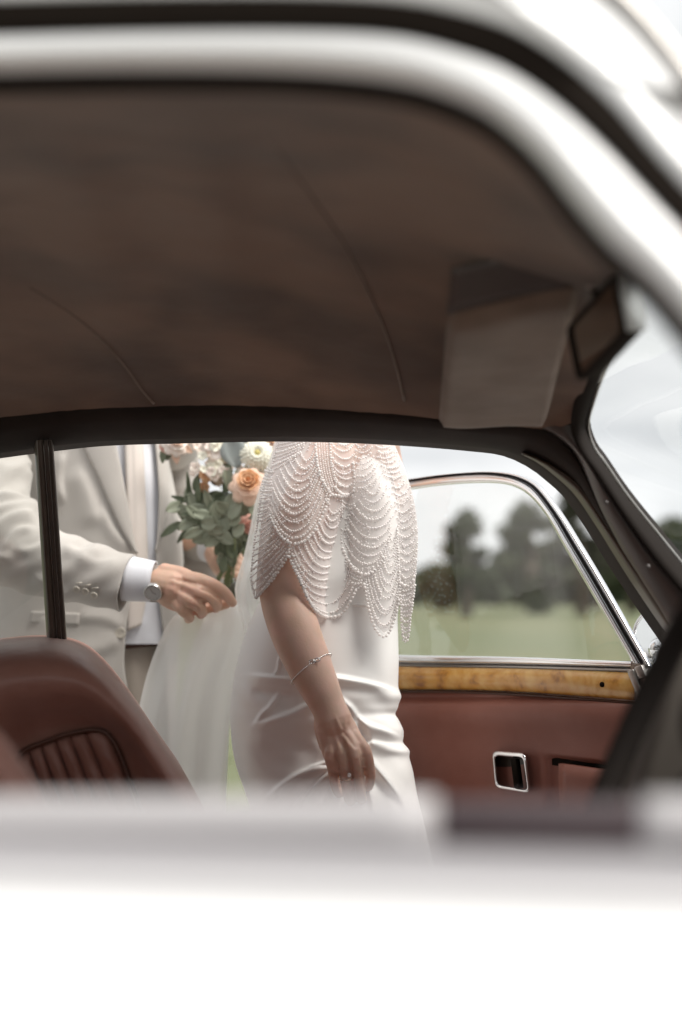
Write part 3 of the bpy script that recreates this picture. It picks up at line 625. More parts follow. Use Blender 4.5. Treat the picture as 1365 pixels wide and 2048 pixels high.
hem = [vis(s, .02) for s in np.linspace(.02, .98, 12)]+[vis(.98, t) for t in np.linspace(.05, .95, 12)]+[vis(s, .97) for s in np.linspace(.98, .02, 12)]+[vis(.015, t) for t in np.linspace(.95, .05, 12)]
hm = MB(); hm.tube(hem, .0026, 6, closed=True); hm.build('visor_piping', M['visor'], vo)
rod = MB(); rod.tube([vis(.93, .02)+[0, 0, .012], vis(.95, -.15)+[0, 0, .02], vis(1.0, -.25)+[0, 0, .05]], .006, 8); rod.build('visor_rod', M['dullmetal'], vo)
fl2 = MB(); fl2.grid([[P((896+254*s)*(1-t)+(905+208*s)*t, (630-56*s-6*math.sin(s*3.14))*(1-t)+(540-42*s)*t, (1.50-.03*s)*(1-t)+1.44*t) for s in np.linspace(0, 1, 14)] for t in np.linspace(0, 1, 6)]); fl2.build('visor_shade_flap', M['pillar'], car, solid=.004)  # dark sheet standing in for the shaded gap above the visor
mq = [P(1232, 545, 1.38), P(1136, 657, 1.54), P(1158, 765, 1.53), P(1254, 662, 1.37)]
cen = sum(mq)/4; mo_in = [cen+(p-cen)*.86 for p in mq]
nrm_ = norm(np.cross(mq[1]-mq[0], mq[3]-mq[0])); 
if nrm_[1] > 0: nrm_ = -nrm_
def rr3(p4, r, n=5):
    out = []
    for i in range(4):
        a, b, c_ = p4[i-1], p4[i], p4[(i+1) % 4]; d1 = norm(a-b)*r; d2 = norm(c_-b)*r
        for t in np.linspace(0, 1, n): out.append(b+d1*(1-t)**2+d2*t**2)
    return np.array(out)
o4, i4 = rr3(mq, .012), rr3(mo_in, .008)
mf = MB(); mf.grid(np.array([o4*.9+cen*.1-nrm_*.022, o4-nrm_*.012, o4+nrm_*.002, o4*.5+i4*.5+nrm_*.004, i4+nrm_*.001, i4-nrm_*.002]), cv=True)
bkp = o4*.9+cen*.1-nrm_*.022; mf.add(bkp, [tuple(range(len(bkp)))]); rv = mf.build('rear_view_mirror', M['rubber'], car)
MB().add(i4, [tuple(range(len(i4)))]).build('mirror_face', mat('tinted_mirror', (.40, .34, .29), .05, 1), rv, smooth=False)
ce = MB(); ce.loft([np.array([mq[0], mq[3]])+nrm_*.001+[.001, 0, 0], np.array([mq[0], mq[3]])-nrm_*.002+[.005, -.002, 0], np.array([mq[0], mq[3]])-nrm_*.016+[.005, 0, 0]]); ce.build('mirror_edge_strip', mat('pale_plastic', (.5, .52, .52), .5), rv, solid=.002)
ms = MB(); b0 = P(1152, 528, 1.50); ms.ell(b0, (.022, .022, .017)); ms.tube([b0, P(1186, 556, 1.47), cen-nrm_*.02], [.011, .008, .007], 10); ms.build('mirror_bracket', M['rubber'], rv)
ms2 = MB(); ms2.ell(P(1186, 556, 1.455), (.010, .010, .012)); ms2.build('mirror_ball_joint', M['dullmetal'], rv)

# ------------------------------------------------------------------ seats
def seat(sil, pip, flutes, Y0, back, name, low=1750, bul=.085):
    n = 70; a, b = resamp2(sil, pip, n); parts = []
    prof = [(-1, back), (-.66, back*.75), (-.33, back*.3), (-.1, .05), (0, .0), (.06, -.035), (.14, -bul*.72), (.26, -bul*.96), (.38, -bul), (.52, -bul*.85), (.68, -bul*.55), (.84, -bul*.28), (.96, -bul*.2), (1.04, -bul*.18)]
    rows = []
    for w, d in prof:
        q = a*(1-max(0, w))+b*max(0, w)
        if w < 0:   # keep size roughly as the body goes back
            k = Y0/(Y0+d); c_ = np.array([np.mean(a[:, 0]), 1190.]); q = c_+(a-c_)*(1*k)*(1+.02*w)
        rows.append([P(u, v, Y0+d) for u, v in q])
    o = MB().grid(np.array(rows)).build(name, M['seatl'], car)
    # piping round the fluted panel
    MB().tube([P(u, v, Y0-bul*.2-.006) for u, v in curve(pip, 80)], .0038, 8).build('seat_piping', M['pipe'], o)
    pt = curve(pip, 200)
    for f0, f1 in zip(flutes[:-1], flutes[1:]):
        G = []
        for s in np.linspace(0, 1, 9):
            x0 = f0[0]*(1-s)+f1[0]*s; sl = f0[1]*(1-s)+f1[1]*s
            v0 = None
            for vv in range(1400, 1600, 2):         # top of the flute: where its line meets the piping
                x = x0+sl*(vv-1480)
                if np.min(np.hypot(pt[:, 0]-x, pt[:, 1]-vv)) < 3.2: v0 = vv; break
            if v0 is None: v0 = int(np.interp(x0, pt[:, 0], pt[:, 1]))
            col = []
            for t in np.linspace(0, 1, 26):
                v = v0*(1-t)+low*t; puff = .017*math.sqrt(max(0, 1-(2*s-1)**2)+.02)*min(1, .25+t*9)
                u = x0+sl*(v-1480); col.append(P(u, v, Y0-bul*.12-puff+.0015*math.sin(v*.11+x0)))
            G.append(col)
        MB().grid(G).build('flute', M['seatl'], o)
    return o
sil = [(-260, 1420), (-150, 1345), (-60, 1303), (0, 1293), (60, 1289), (130, 1295), (175, 1312), (212, 1342), (252, 1388), (292, 1442), (332, 1502), (370, 1556), (404, 1606), (440, 1680), (470, 1760)]
pip = [(-40, 1760), (-10, 1660), (20, 1570), (40, 1510), (56, 1497), (90, 1484), (125, 1471), (155, 1464), (180, 1460), (205, 1462), (224, 1478), (240, 1508), (254, 1545), (272, 1590), (330, 1760)]
seat(sil, pip, [(20, .33), (50, .34), (78, .35), (110, .37), (143, .38), (178, .40), (226, .36)], 2.02, .42, 'passenger_seat')
sil2 = [(-900, 1900), (-700, 1480), (-500, 1400), (-300, 1380), (-150, 1385), (-60, 1420), (0, 1462), (45, 1525), (90, 1590), (140, 1680), (190, 1800), (230, 1950)]
pip2 = [(-800, 2100), (-600, 1700), (-450, 1600), (-300, 1560), (-180, 1560), (-110, 1580), (-70, 1610), (-30, 1660), (10, 1720), (50, 1800), (80, 1900), (100, 2050)]
seat(sil2, pip2, [(-300, .3), (-240, .3), (-180, .3), (-120, .3)], 1.22, .40, 'driver_seat', low=2100, bul=.05)
cu = MB()
for (x, y, w, d_) in ((.02, 1.85, .26, .24), (.10, 1.15, .26, .22)):
    cu.ell((x, y, .48), (w, d_, .10), nu=24, nv=14)
cu.build('seat_cushion', M['seatl'], car)
rb = MB(); rb.ell((-1.45, 1.75, .50), (.32, .62, .13), nu=28, nv=14); rb.ell((-1.72, 1.8, .85), (.14, .66, .40), nu=28, nv=14); rb.build('rear_seat', M['seatl'], car)
rw = MB(); rw.loft([np.array([[-1.98, y, 1.33] for y in np.linspace(1.02, 2.5, 8)]), np.array([[-2.08, y, 1.0] for y in np.linspace(1.0, 2.55, 8)])]).build('rear_screen', M['glass'], car)
MB().loft([np.array([[-1.90, y, 1.0] for y in np.linspace(.95, 2.6, 8)]), np.array([[-2.0, y, .3] for y in np.linspace(.95, 2.6, 8)])]).build('rear_bulkhead', M['carpet'], car)
MB().loft([np.array([[1.08, y, 1.0] for y in np.linspace(.45, 2.15, 8)]), np.array([[1.12, y, .25] for y in np.linspace(.45, 2.15, 8)])]).build('bulkhead', M['carpet'], car)


# ------------------------------------------------------------------ people: helpers
def melt(mb, name, m, parent, vox, it=4, disp=None):
    """union of closed tubes and lobes grown into one continuous skin"""
    me = mb.mesh(name); o = bpy.data.objects.new(name, me); C.objects.link(o)
    r = o.modifiers.new('r', 'REMESH'); r.mode = 'VOXEL'; r.voxel_size = vox; r.use_smooth_shade = True
    s = o.modifiers.new('s', 'SMOOTH'); s.iterations = it; s.factor = .5
    dg = bpy.context.evaluated_depsgraph_get(); me2 = bpy.data.meshes.new_from_object(o.evaluated_get(dg))
    bpy.data.objects.remove(o); bpy.data.meshes.remove(me); me2.name = name
    if disp is not None:
        n = len(me2.vertices); co = np.empty(n*3); me2.vertices.foreach_get('co', co); co = co.reshape(-1, 3)
        no = np.empty(n*3); me2.vertices.foreach_get('normal', no); no = no.reshape(-1, 3)
        me2.vertices.foreach_set('co', disp(co, no).ravel()); me2.update()
    me2.polygons.foreach_set('use_smooth', [True]*len(me2.polygons))
    return link(name, me2, m, parent)
def pxtube(mb, pts, seg=18, flat=1.0, n=14):
    """pts: (u, v, Y, half width in pixels)"""
    c = curve(pts, n); path = [P(q[0], q[1], q[2]) for q in c]; r = [q[3]/F*q[2] for q in c]
    mb.tube(path, r, seg, flat=flat, up=(0, 1, 0) if flat != 1.0 else None)
    for e in (0, -1): mb.ell(path[e], (r[e],)*3 if flat == 1.0 else (r[e], r[e]*flat, r[e]), nu=14, nv=10)
def segdist(u, v, poly):
    """distance (px) to a polyline, parameter 0..1 along it, side sign"""
    best = np.full(u.shape, 1e9); par = np.zeros(u.shape); sg = np.zeros(u.shape)
    p = np.array(poly, float); L_ = np.r_[0, np.cumsum(np.linalg.norm(np.diff(p, axis=0), axis=1))]
    for i in range(len(p)-1):
        d = p[i+1]-p[i]; l2 = d @ d; t = np.clip(((u-p[i, 0])*d[0]+(v-p[i, 1])*d[1])/l2, 0, 1)
        dx, dy = u-p[i, 0]-t*d[0], v-p[i, 1]-t*d[1]; ds = np.hypot(dx, dy); k = ds < best
        best = np.where(k, ds, best); par = np.where(k, (L_[i]+t*math.sqrt(l2))/L_[-1], par); sg = np.where(k, np.sign(d[0]*dy-d[1]*dx), sg)
    return best, par, sg
def fold(u, v, poly, w, h, skew=.6):
    """ridge of height h along a polyline, softer on one side, fading at both ends"""
    d, t, s = segdist(u, v, curve(poly, 16)); ww = np.where(s > 0, w*(1+skew), w*(1-skew*.4))
    return h*np.exp(-(d/ww)**2)*np.clip(np.sin(np.pi*np.clip(t, .02, .98))*1.7, 0, 1)
def head(mb, c, s, yaw, chin=0):
    """skull, jaw, nose, ears and lips; c = centre, s = head height /.23"""
    R = np.array([[math.cos(yaw), -math.sin(yaw), 0], [math.sin(yaw), math.cos(yaw), 0], [0, 0, 1]])
    q = lambda x, y, z: np.array(c)+R @ (np.array([x, y, z])*s)
    e = lambda p, r: mb.ell(q(*p), np.array(r)*s, R)
    e((0, 0, .035), (.095, .075, .085)); e((.035, 0, -.035), (.055, .058, .07)); e((.055, 0, -.075), (.032, .034, .028))
    e((.082, 0, .03), (.018, .045, .012)); e((.07, .03, -.02), (.022, .022, .026)); e((.07, -.03, -.02), (.022, .022, .026))
    mb.tube([q(.085, 0, .02), q(.103, 0, -.008), q(.108, 0, -.022)], np.array([.009, .010, .013])*s, 10)
    e((.104, 0, -.024), (.012, .016, .010)); e((.088, 0, -.052), (.012, .024, .006)); e((.086, 0, -.061), (.012, .021, .007))
    for k in (-1, 1): e((-.005, .076*k, -.005), (.016, .008, .032))
    return q, R

# ================================================================== BRIDE
bride = empty('person', (-.02, 2.5, 0), 'bride stepping right in a pearl beaded cape and ivory satin gown, gathering her skirt', 'person')
b = MB()
# near arm: shoulder, elbow, forearm, wrist, hand
pxtube(b, [(690, 872, 2.47, 50), (660, 930, 2.43, 56), (618, 1010, 2.40, 54), (588, 1080, 2.385, 50), (570, 1140, 2.375, 47), (571, 1190, 2.37, 51), (590, 1260, 2.35, 50), (619, 1330, 2.335, 45), (642, 1380, 2.325, 39), (658, 1415, 2.32, 34.5), (668, 1442, 2.317, 37)], 56, n=90)
pxtube(b, [(660, 1415, 2.322, 33), (668, 1445, 2.318, 38), (682, 1482, 2.312, 43), (692, 1508, 2.308, 44)], 48, flat=.55, n=30)
pxtube(b, [(652, 1425, 2.325, 22), (648, 1455, 2.335, 20), (655, 1490, 2.34, 17)], 14, n=8)
fing = [  # knuckle, mid joint, end: u, v, Y, half width
    [(671, 1472, 2.318, 13), (661, 1511, 2.298, 12.4), (666, 1536, 2.318, 11.4), (672, 1572, 2.336, 10.8), (682, 1590, 2.366, 10), (690, 1588, 2.392, 8.5)],
    [(683, 1472, 2.312, 13), (685, 1514, 2.288, 13.2), (690, 1541, 2.306, 12.0), (696, 1584, 2.322, 11.4), (702, 1604, 2.354, 10), (708, 1600, 2.385, 9)],
    [(694, 1468, 2.306, 13), (710, 1510, 2.282, 14.0), (716, 1538, 2.300, 12.4), (721, 1582, 2.318, 11.6), (724, 1602, 2.350, 10), (727, 1598, 2.382, 9)],
    [(702, 1462, 2.312, 13), (730, 1500, 2.294, 12.2), (738, 1525, 2.308, 11.0), (741, 1556, 2.328, 10.6), (737, 1574, 2.356, 9.5), (730, 1576, 2.378, 8.5)],
]
for f_ in fing: pxtube(b, f_, 14, n=16)
for f_, r_ in zip(fing, (11.5, 12.5, 13.5, 12)): u, v, y, _ = f_[1]; b.ell(P(u, v-2, y+.003), np.array([r_, r_*.72, r_*.95])/F*y*1.05)
pxtube(b, [(690, 1455, 2.325, 16), (716, 1500, 2.352, 15), (728, 1545, 2.372, 12.5), (722, 1580, 2.392, 10.5)], 14, n=12)      # thumb
# far arm bent behind the gathered skirt, neck, torso
pxtube(b, [(748, 880, 2.66, 50), (765, 960, 2.68, 44), (760, 1060, 2.70, 38), (735, 1180, 2.68, 36), (715, 1300, 2.62, 28), (705, 1360, 2.58, 30)], 18, n=24)
for k in range(4): pxtube(b, [(698+k*7, 1370, 2.57-.018*k, 10), (702+k*7, 1410, 2.55-.018*k, 9), (712+k*6, 1430, 2.55-.018*k, 8)], 10, n=8)
pxtube(b, [(700, 1360, 2.55, 11), (688, 1395, 2.54, 10)], 10, n=5)
pxtube(b, [(725, 700, 2.56, 52), (722, 780, 2.56, 50), (715, 850, 2.56, 62)], 18, n=10)
for (u, v, Y, rx_, ry_, rz_) in ((715, 900, 2.56, .075, .13, .07), (712, 990, 2.56, .075, .10, .10), (700, 1120, 2.54, .08, .09, .12), (660, 1280, 2.53, .10, .10, .13), (640, 1420, 2.53, .11, .11, .13)):
    b.ell(P(u, v, Y), (rx_, ry_, rz_), nu=24, nv=16)
hc = P(735, 640, 2.56); hq, hR = head(b, hc, 1.0, -.12)
def bdisp(co, no):
    u, v = proj(co); d = np.zeros(len(co)); k = (no[:, 1] < -.15) & (co[:, 1] < 2.36) & (v > 1400) & (v < 1540)
    for poly, w, h_ in (([(652, 1440), (657, 1480), (664, 1508)], 4, .0010), ([(660, 1445), (672, 1475), (684, 1508)], 3.6, .0011), ([(674, 1446), (690, 1476), (710, 1502)], 3.6, .0016), ([(688, 1448), (708, 1477), (728, 1497)], 4, .0011),
                        ([(670, 1430), (682, 1456), (690, 1462), (700, 1475)], 2.6, .0014), ([(678, 1470), (692, 1478), (700, 1500)], 2.4, .0010)):
        d += np.where(k, fold(u, v, poly, w, h_, .1), 0)
    for poly, w, h_ in (([(668, 1450), (679, 1480), (694, 1502)], 4.5, -.0010), ([(682, 1455), (700, 1482), (718, 1502)], 4.5, -.0010)): d += np.where(k, fold(u, v, poly, w, h_, .1), 0)
    kg = (no[:, 1] < .1) & (co[:, 1] < 2.37)
    for poly in ([(673, 1508), (678, 1545), (685, 1590)], [(698, 1510), (703, 1545), (709, 1600)], [(721, 1504), (727, 1540), (731, 1585)]): d -= np.where(kg, fold(u, v, poly, 3.0, .0034, 0), 0)
    # shallow creases over the finger joints
    kf = (no[:, 1] < -.1) & (v > 1515) & (co[:, 1] < 2.36)
    for x0 in (668, 692, 717, 735): d += np.where(kf & (np.abs(u-x0) < 12), -.0006*np.exp(-((v-1548)/1.6)**2)-.0005*np.exp(-((v-1554)/1.6)**2), 0)
    return co+no*d[:, None]
melt(b, 'body', M['skinb'], bride, .0020, 4, bdisp)
for k in (-1, 1):
    e = MB(); e.ell(hq(.078, .031*k, .008), (.013, .013, .013)); eo = e.build('eye', M['eye'], bride)
    e = MB(); e.ell(hq(.0885, .032*k, .008), (.004, .006, .006)); e.build('iris', M['iris'], eo)
hr = MB(); hr.ell(hq(-.018, 0, .05), (.10, .088, .092)); hr.ell(hq(-.105, 0, .02), (.05, .055, .05)); hr.ell(hq(-.05, 0, -.03), (.055, .075, .05))
for k in range(60):
    t = k/59*math.pi; a_ = [hq(.06-.02*s, .088*math.cos(t)*(1+.02*math.sin(9*s)), .05+.085*math.sin(t)*.9) * (1-s)+hq(-.15, .03*math.cos(t), .02)*s for s in np.linspace(0, 1, 8)]
    hr.tube([p+np.array(hR @ [0, 0, .02*math.sin(math.pi*i/7)]) for i, p in enumerate(a_)], .004, 5)
hr.build('hair', M['hairb'], bride)

# ---- gown: satin sheath, folds pulled towards the gathering hand
ds_ = [(905, 640, 772, 2.545, .11), (950, 622, 785, 2.54, .13), (1010, 600, 800, 2.535, .14), (1080, 575, 806, 2.53, .135), (1150, 552, 803, 2.52, .13), (1200, 522, 799, 2.52, .128), (1240, 502, 796, 2.52, .13), (1280, 487, 797, 2.52, .135), (1320, 476, 798, 2.52, .14), (1360, 468, 797, 2.52, .145), (1400, 463, 796, 2.52, .15), (1450, 461, 800, 2.52, .152), (1500, 466, 814, 2.52, .152), (1540, 475, 826, 2.515, .15), (1580, 489, 833, 2.51, .15), (1640, 505, 846, 2.50, .15), (1800, 500, 880, 2.50, .17), (2000, 470, 920, 2.50, .20), (2200, 440, 960, 2.50, .23), (2400, 400, 1000, 2.50, .27)]
D_ = np.array(ds_, float); NV, NA = 420, 360
vv = np.concatenate([np.linspace(905, 1660, 360), np.linspace(1665, 2405, 60)])
dl0, dr0, dyc, dd = [np.array(curve(D_[:, [0, i]], 600))[:, 1] for i in (1, 2, 3, 4)]; dvv = np.linspace(0, 1, 600)
def col(i): cc = curve(D_[:, [0, i]], 900); return np.interp(vv, cc[:, 0], cc[:, 1])
lft, rgt, yc, dp = col(1), col(2), col(3), col(4)
# the pinched fold at the front hip
rgt = rgt + 7*np.exp(-((vv-1393)/13)**2) - 6*np.exp(-((vv-1428)/9)**2) + 5*np.exp(-((vv-1460)/14)**2)+5*np.exp(-((vv-1502)/9)**2)-3*np.exp(-((vv-1484)/7)**2)
ang = np.linspace(0, 2*np.pi, NA, endpoint=False)
VV, AA = np.meshgrid(vv, ang, indexing='ij')
ca, sa = np.cos(AA), np.sin(AA)
sq = np.sign(ca)*np.abs(ca)**.92
Um = (lft+rgt)[:, None]/2+sq*(rgt-lft)[:, None]/2; Ym = yc[:, None]-dp[:, None]*sa
disp = np.zeros_like(Um); fr_ = sa > 0
for poly, w, h_, sk in (
    ([(640, 1352), (690, 1358), (750, 1370), (802, 1388)], 9, .017, .9),
    ([(676, 1392), (700, 1412), (726, 1443), (777, 1464), (812, 1480)], 8, .016, .9),
    ([(724, 1492), (745, 1486), (777, 1492), (826, 1512)], 8, .014, .8),
    ([(722, 1500), (745, 1524), (777, 1561), (808, 1604), (825, 1650)], 8, .018, .7),
    ([(728, 1548), (742, 1590), (752, 1650)], 6, .010, .3),
    ([(710, 1425), (726, 1462), (742, 1498)], 10, -.010, .2),
    ([(700, 1500), (690, 1560), (672, 1640)], 8, .012, .5),
    ([(505, 1452), (558, 1436), (600, 1420), (640, 1400)], 9, .013, .6),
    ([(508, 1452), (524, 1428), (541, 1412), (563, 1380)], 6, .008, .3),
    ([(490, 1350), (530, 1354), (590, 1360), (630, 1372)], 8, .012, .8),
    ([(500, 1380), (545, 1386), (600, 1395)], 12, -.008, .3),
    ([(530, 1600), (570, 1566), (610, 1544), (672, 1532)], 8, .014, .6),
    ([(600, 1620), (630, 1570), (668, 1540)], 4, .009, .2), ([(615, 1536), (640, 1528), (668, 1520)], 3.5, .006, .2), ([(570, 1650), (610, 1590), (660, 1548)], 5, .009, .2),
    ([(640, 1640), (655, 1590), (676, 1550)], 4, .008, .2),
    ([(560, 1310), (556, 1340), (546, 1352)], 3, .005, .2),
    ([(520, 1480), (580, 1490), (640, 1510)], 22, -.006, .2)):
    disp += np.where(fr_, fold(Um, VV, poly, w*.82, h_*.8, sk), 0)
disp += (.0022*np.sin(VV*.05+Um*.03)+.0012*np.sin(VV*.11-Um*.05+np.sin(Um*.02)*3))*np.clip((VV-1330)/80, 0, 1)
deep = np.clip((VV-1560)/300, 0, 1)
disp += deep*.020*np.sin(AA*11+VV*.004)+deep*.01*np.sin(AA*23+1)
r0 = np.hypot(ca, sa); Ym = Ym-disp*np.clip(sa*1.5, -1, 1); Um = Um+deep*disp*ca*400
G = np.empty(Um.shape+(3,))
for i in range(Um.shape[0]):
    dy = (1024-VV[i])/F; t = Ym[i]/(cp-dy*sp); G[i, :, 0] = (Um[i]-682.5)/F*t; G[i, :, 1] = Ym[i]; G[i, :, 2] = np.maximum(CZ+t*(sp+dy*cp), .006)
MB().grid(G, cv=True).build('satin_gown', M['satin'], bride)
# the bunch of satin inside the fist
bu = MB()
for k, (u, v) in enumerate([(672, 1560), (690, 1572), (710, 1570), (730, 1558), (700, 1590)]):
    pxtube(bu, [(u, v, 2.37, 10), (u+(k-2)*7, v+40, 2.39, 15), (u+(k-2)*15, v+120, 2.41, 22)], 14, n=10)
bu.build('gathered_skirt', M['satin'], bride)
# waist seam
ws = MB(); ws.tube([P(u, 1205+(u-640)*.06+.0006*(u-690)**2, 2.40-.0) for u in np.linspace(690, 735, 10)], .0028, 8)
ws.build('waist_seam', M['satin'], bride)

# ---- cape
def bulge(u, uc, hw): return np.sqrt(np.clip(1-((u-uc)/hw)**2, .02, 1))
def capeY(u, v):
    u = np.asarray(u, float); v = np.asarray(v, float)
    us = np.interp(v, [850, 900, 1000, 1100, 1200, 1300], [665, 648, 606, 580, 572, 590]); hs = np.interp(v, [850, 1000, 1200], [100, 92, 78])
    ys = np.interp(v, [850, 1000, 1200], [2.455, 2.425, 2.405]); a = ys-(.088)*bulge(u, us, hs)
    uc = np.interp(v, [850, 1000, 1150, 1280], [735, 742, 735, 745]); hc_ = np.interp(v, [850, 950, 1150, 1280], [60, 95, 105, 90])
    bb_ = 2.50-.115*bulge(u, uc, hc_)
    k = .018; h = np.clip(.5+.5*(bb_-a)/k, 0, 1); return bb_*(1-h)+a*h-k*h*(1-h)+.002*np.sin(u*.09+v*.03)
hem_ = [(512, 1197), (528, 1180), (545, 1160), (565, 1132), (578, 1113), (590, 1140), (605, 1170), (620, 1205), (634, 1224), (650, 1233), (669, 1226), (696, 1200), (711, 1180), (722, 1168), (730, 1185), (737, 1215), (748, 1245), (768, 1266), (786, 1255), (796, 1225), (801, 1198), (804, 1235), (808, 1282), (815, 1282), (822, 1235), (831, 1165)]
hp = np.array(hem_, float); hl = np.r_[0, np.cumsum(np.linalg.norm(np.diff(hp, axis=0), axis=1))]; hl /= hl[-1]
av = np.linspace(0, 1, 180); HU, HV = np.interp(av, hl, hp[:, 0]), np.interp(av, hl, hp[:, 1])
tx = (HU-512)/(831-512)
wv = np.linspace(0, 1, 90)
WW, _ = np.meshgrid(wv, av, indexing='ij')
CU = (560+(768-560)*tx)[None]*(1-WW)+HU[None]*WW+np.sin(np.pi*WW)*np.where(tx < .5, -10*(1-2*tx), 30*(2*tx-1))[None]
CV = (845+0*tx)[None]*(1-WW)+HV[None]*WW
CY = capeY(CU, CV)
def gridpx(U, V, Y):
    dy = (1024-V)/F; t = Y/(cp-dy*sp); return np.stack([(U-682.5)/F*t, Y, CZ+t*(sp+dy*cp)], -1)
cape = MB().grid(gridpx(CU, CV, CY)).build('cape', M['net'], bride)
def backY(u): return 2.46+.285*np.clip(1-np.abs((u-678)/152)**4, 0, 1)**.5
A2 = av[None]+0*CU; BY = CY[:, :1]*(1-A2)+CY[:, -1:]*A2+.265*np.clip(1-np.abs(2*A2-1)**5, 0, 1)**.5
BK_V, BK_F = [], []
MB().grid(gridpx(CU, np.minimum(CV, 1235), BY)[:, ::2]).build('cape_back', M['neto'], bride)
sh = MB(); sh.grid([[P(720+r*math.cos(t)*1.25, 845-60*(1-s), 2.56-(.10*s+.055)*math.sin(t)) for t in np.linspace(0, 2*math.pi, 40)] for s, r in ((0, 62), (.3, 75), (.6, 95), (1, 118))]); sh.build('cape_yoke', M['net'], bride)
# beads
ICO = None
def ico():
    import bmesh
    bm = bmesh.new(); bmesh.ops.create_icosphere(bm, subdivisions=1, radius=1); me = bpy.data.meshes.new('t'); 
    V = np.array([v.co[:] for v in bm.verts]); Fc = [tuple(v.index for v in f.verts) for f in bm.faces]; bm.free(); return V, Fc
IV, IF = ico(); BK_N = [0]
def beads(px, r, step, name='bead_string', m_=None, jit=.25, out=.0, elong=1.0):
    """threaded beads along a pixel polyline lying on the cape"""
    c = curve(px, max(8, int(sum(math.dist(a, b) for a, b in zip(px[:-1], px[1:]))/3)))
    W3 = gridpx(c[:, 0], c[:, 1], capeY(c[:, 0], c[:, 1])-r*.9-out)
    L_ = np.r_[0, np.cumsum(np.linalg.norm(np.diff(W3, axis=0), axis=1))]
    if L_[-1] < step*2: return
    s = np.arange(step*.4, L_[-1], step); s = s+rng.normal(0, step*.06, len(s))
    ctr = np.stack([np.interp(s, L_, W3[:, i]) for i in range(3)], 1); tan = np.gradient(W3, axis=0)
    tg = np.stack([np.interp(s, L_, tan[:, i]) for i in range(3)], 1); tg /= np.linalg.norm(tg, axis=1)[:, None]
    rr_ = r*(1+rng.normal(0, jit*.35, len(s))); V = []; Fc = []
    for i in range(len(s)):
        B_ = IV*rr_[i]; 
        if elong != 1: B_ = B_+np.outer(B_ @ tg[i], tg[i])*(elong-1)
        V.append(B_+ctr[i]+rng.normal(0, r*.12, 3)); Fc += [tuple(k+i*len(IV) for k in f) for f in IF]
    MB().add(np.vstack(V), Fc).build(name, m_ or M['pearl'], cape)
    q = np.stack([np.interp(s[::2], L_, c[:, i]) for i in (0, 1)], 1); cb = gridpx(q[:, 0], np.minimum(q[:, 1], 1225), backY(q[:, 0])+r)
    for p in cb: k = sum(len(x) for x in BK_V) if len(BK_V) < 1 else BK_N[0]; BK_V.append(IV*r*1.1+p); BK_F.extend([tuple(z+k for z in f) for f in IF]); BK_N[0] = k+len(IV)
def lobe(Lp, Rp, s0, s1, n, big=3, pw=2.2, last=True, first=1.0):
    Lc, Rc = curve(Lp, n), curve(Rp, n)
    for k in range(n):
        a = Lc[k]+rng.normal(0, .8, 2); c = Rc[k]+rng.normal(0, 1.2, 2); sg = (s0+(s1-s0)*k/(n-1))*(1+rng.normal(0, .04)); pts = []
        for t in np.linspace(0, 1, 13): q = a*(1-t)+c*t; pts.append((q[0], q[1]+sg*(1-abs(2*t-1)**pw)))
        if k == n-1 and last: beads(pts, .0031, .0064)
        elif k % big == 1: beads(pts, .0023, .0049)
        elif k % big == 2: beads(pts, .0016, .0045, m_=M['bugle'], elong=1.5)
        else: beads(pts, .0018, .0037, m_=M['pearl'])
lobe([(601, 905), (576, 922), (556, 944), (545, 985), (540, 1030)], [(629, 896), (636, 925), (642, 955), (650, 972), (661, 987)], 22, 84, 12)
lobe([(548, 942), (545, 922), (550, 905), (556, 885), (562, 862)], [(600, 907), (610, 892), (617, 878), (622, 864), (628, 850)], 1, 4, 10, last=False)
for k in range(6): x = 634+k*5.0; beads([(x-2, 862), (x+1, 910), (x+7, 950), (x+18, 984)], .0015, .0036)
beads([(629, 862), (632, 900), (638, 940), (648, 966), (662, 986)], .0027, .0056)
beads([(662, 862), (661, 890), (664, 925), (672, 958), (688, 975)], .0022, .005)
lobe([(672, 858), (664, 880), (664, 905), (668, 935), (670, 972)], [(702, 862), (706, 885), (708, 905), (708, 935), (706, 980)], 15, 13, 9)
beads([(664, 989), (685, 993), (707, 991)], .0030, .0062); beads([(707, 925), (709, 958), (707, 990)], .0028, .006)
lobe([(533, 935), (524, 965), (520, 1000), (515, 1042)], [(547, 942), (544, 975), (541, 1005), (537, 1032)], 1, 3, 17, last=False)
lobe([(522, 1046), (512, 1085), (506, 1120), (504, 1160), (511, 1196)], [(541, 1036), (549, 1058), (560, 1077), (569, 1093), (577, 1112)], 3, 3, 12)
lobe([(660, 1018), (642, 1048), (622, 1070), (602, 1083), (586, 1095), (584, 1112), (597, 1152)], [(682, 1008), (683, 1035), (683, 1065), (684, 1098), (690, 1120), (700, 1150), (712, 1180)], 14, 72, 15)
lobe([(579, 1112), (592, 1140), (606, 1172)], [(598, 1108), (606, 1130), (616, 1160)], 2, 8, 4, last=False)
beads([(578, 1112), (590, 1140), (605, 1170), (620, 1205), (634, 1224)], .0029, .006)
lobe([(737, 962), (724, 988), (712, 1006), (701, 1034), (692, 1062), (685, 1094)], [(753, 958), (769, 984), (779, 1012), (786, 1040), (778, 1080), (766, 1114)], 12, 42, 11)
lobe([(684, 1002), (684, 1040), (685, 1088)], [(711, 1006), (701, 1036), (690, 1092)], 5, 2, 12, last=False)
lobe([(716, 862), (711, 890), (711, 925), (714, 975)], [(738, 862), (743, 888), (748, 918), (754, 952)], 10, 8, 10, last=False)
lobe([(780, 1072), (766, 1104), (750, 1128), (737, 1146), (728, 1166)], [(795, 1058), (796, 1090), (798, 1120), (800, 1150), (801, 1192)], 16, 88, 12)
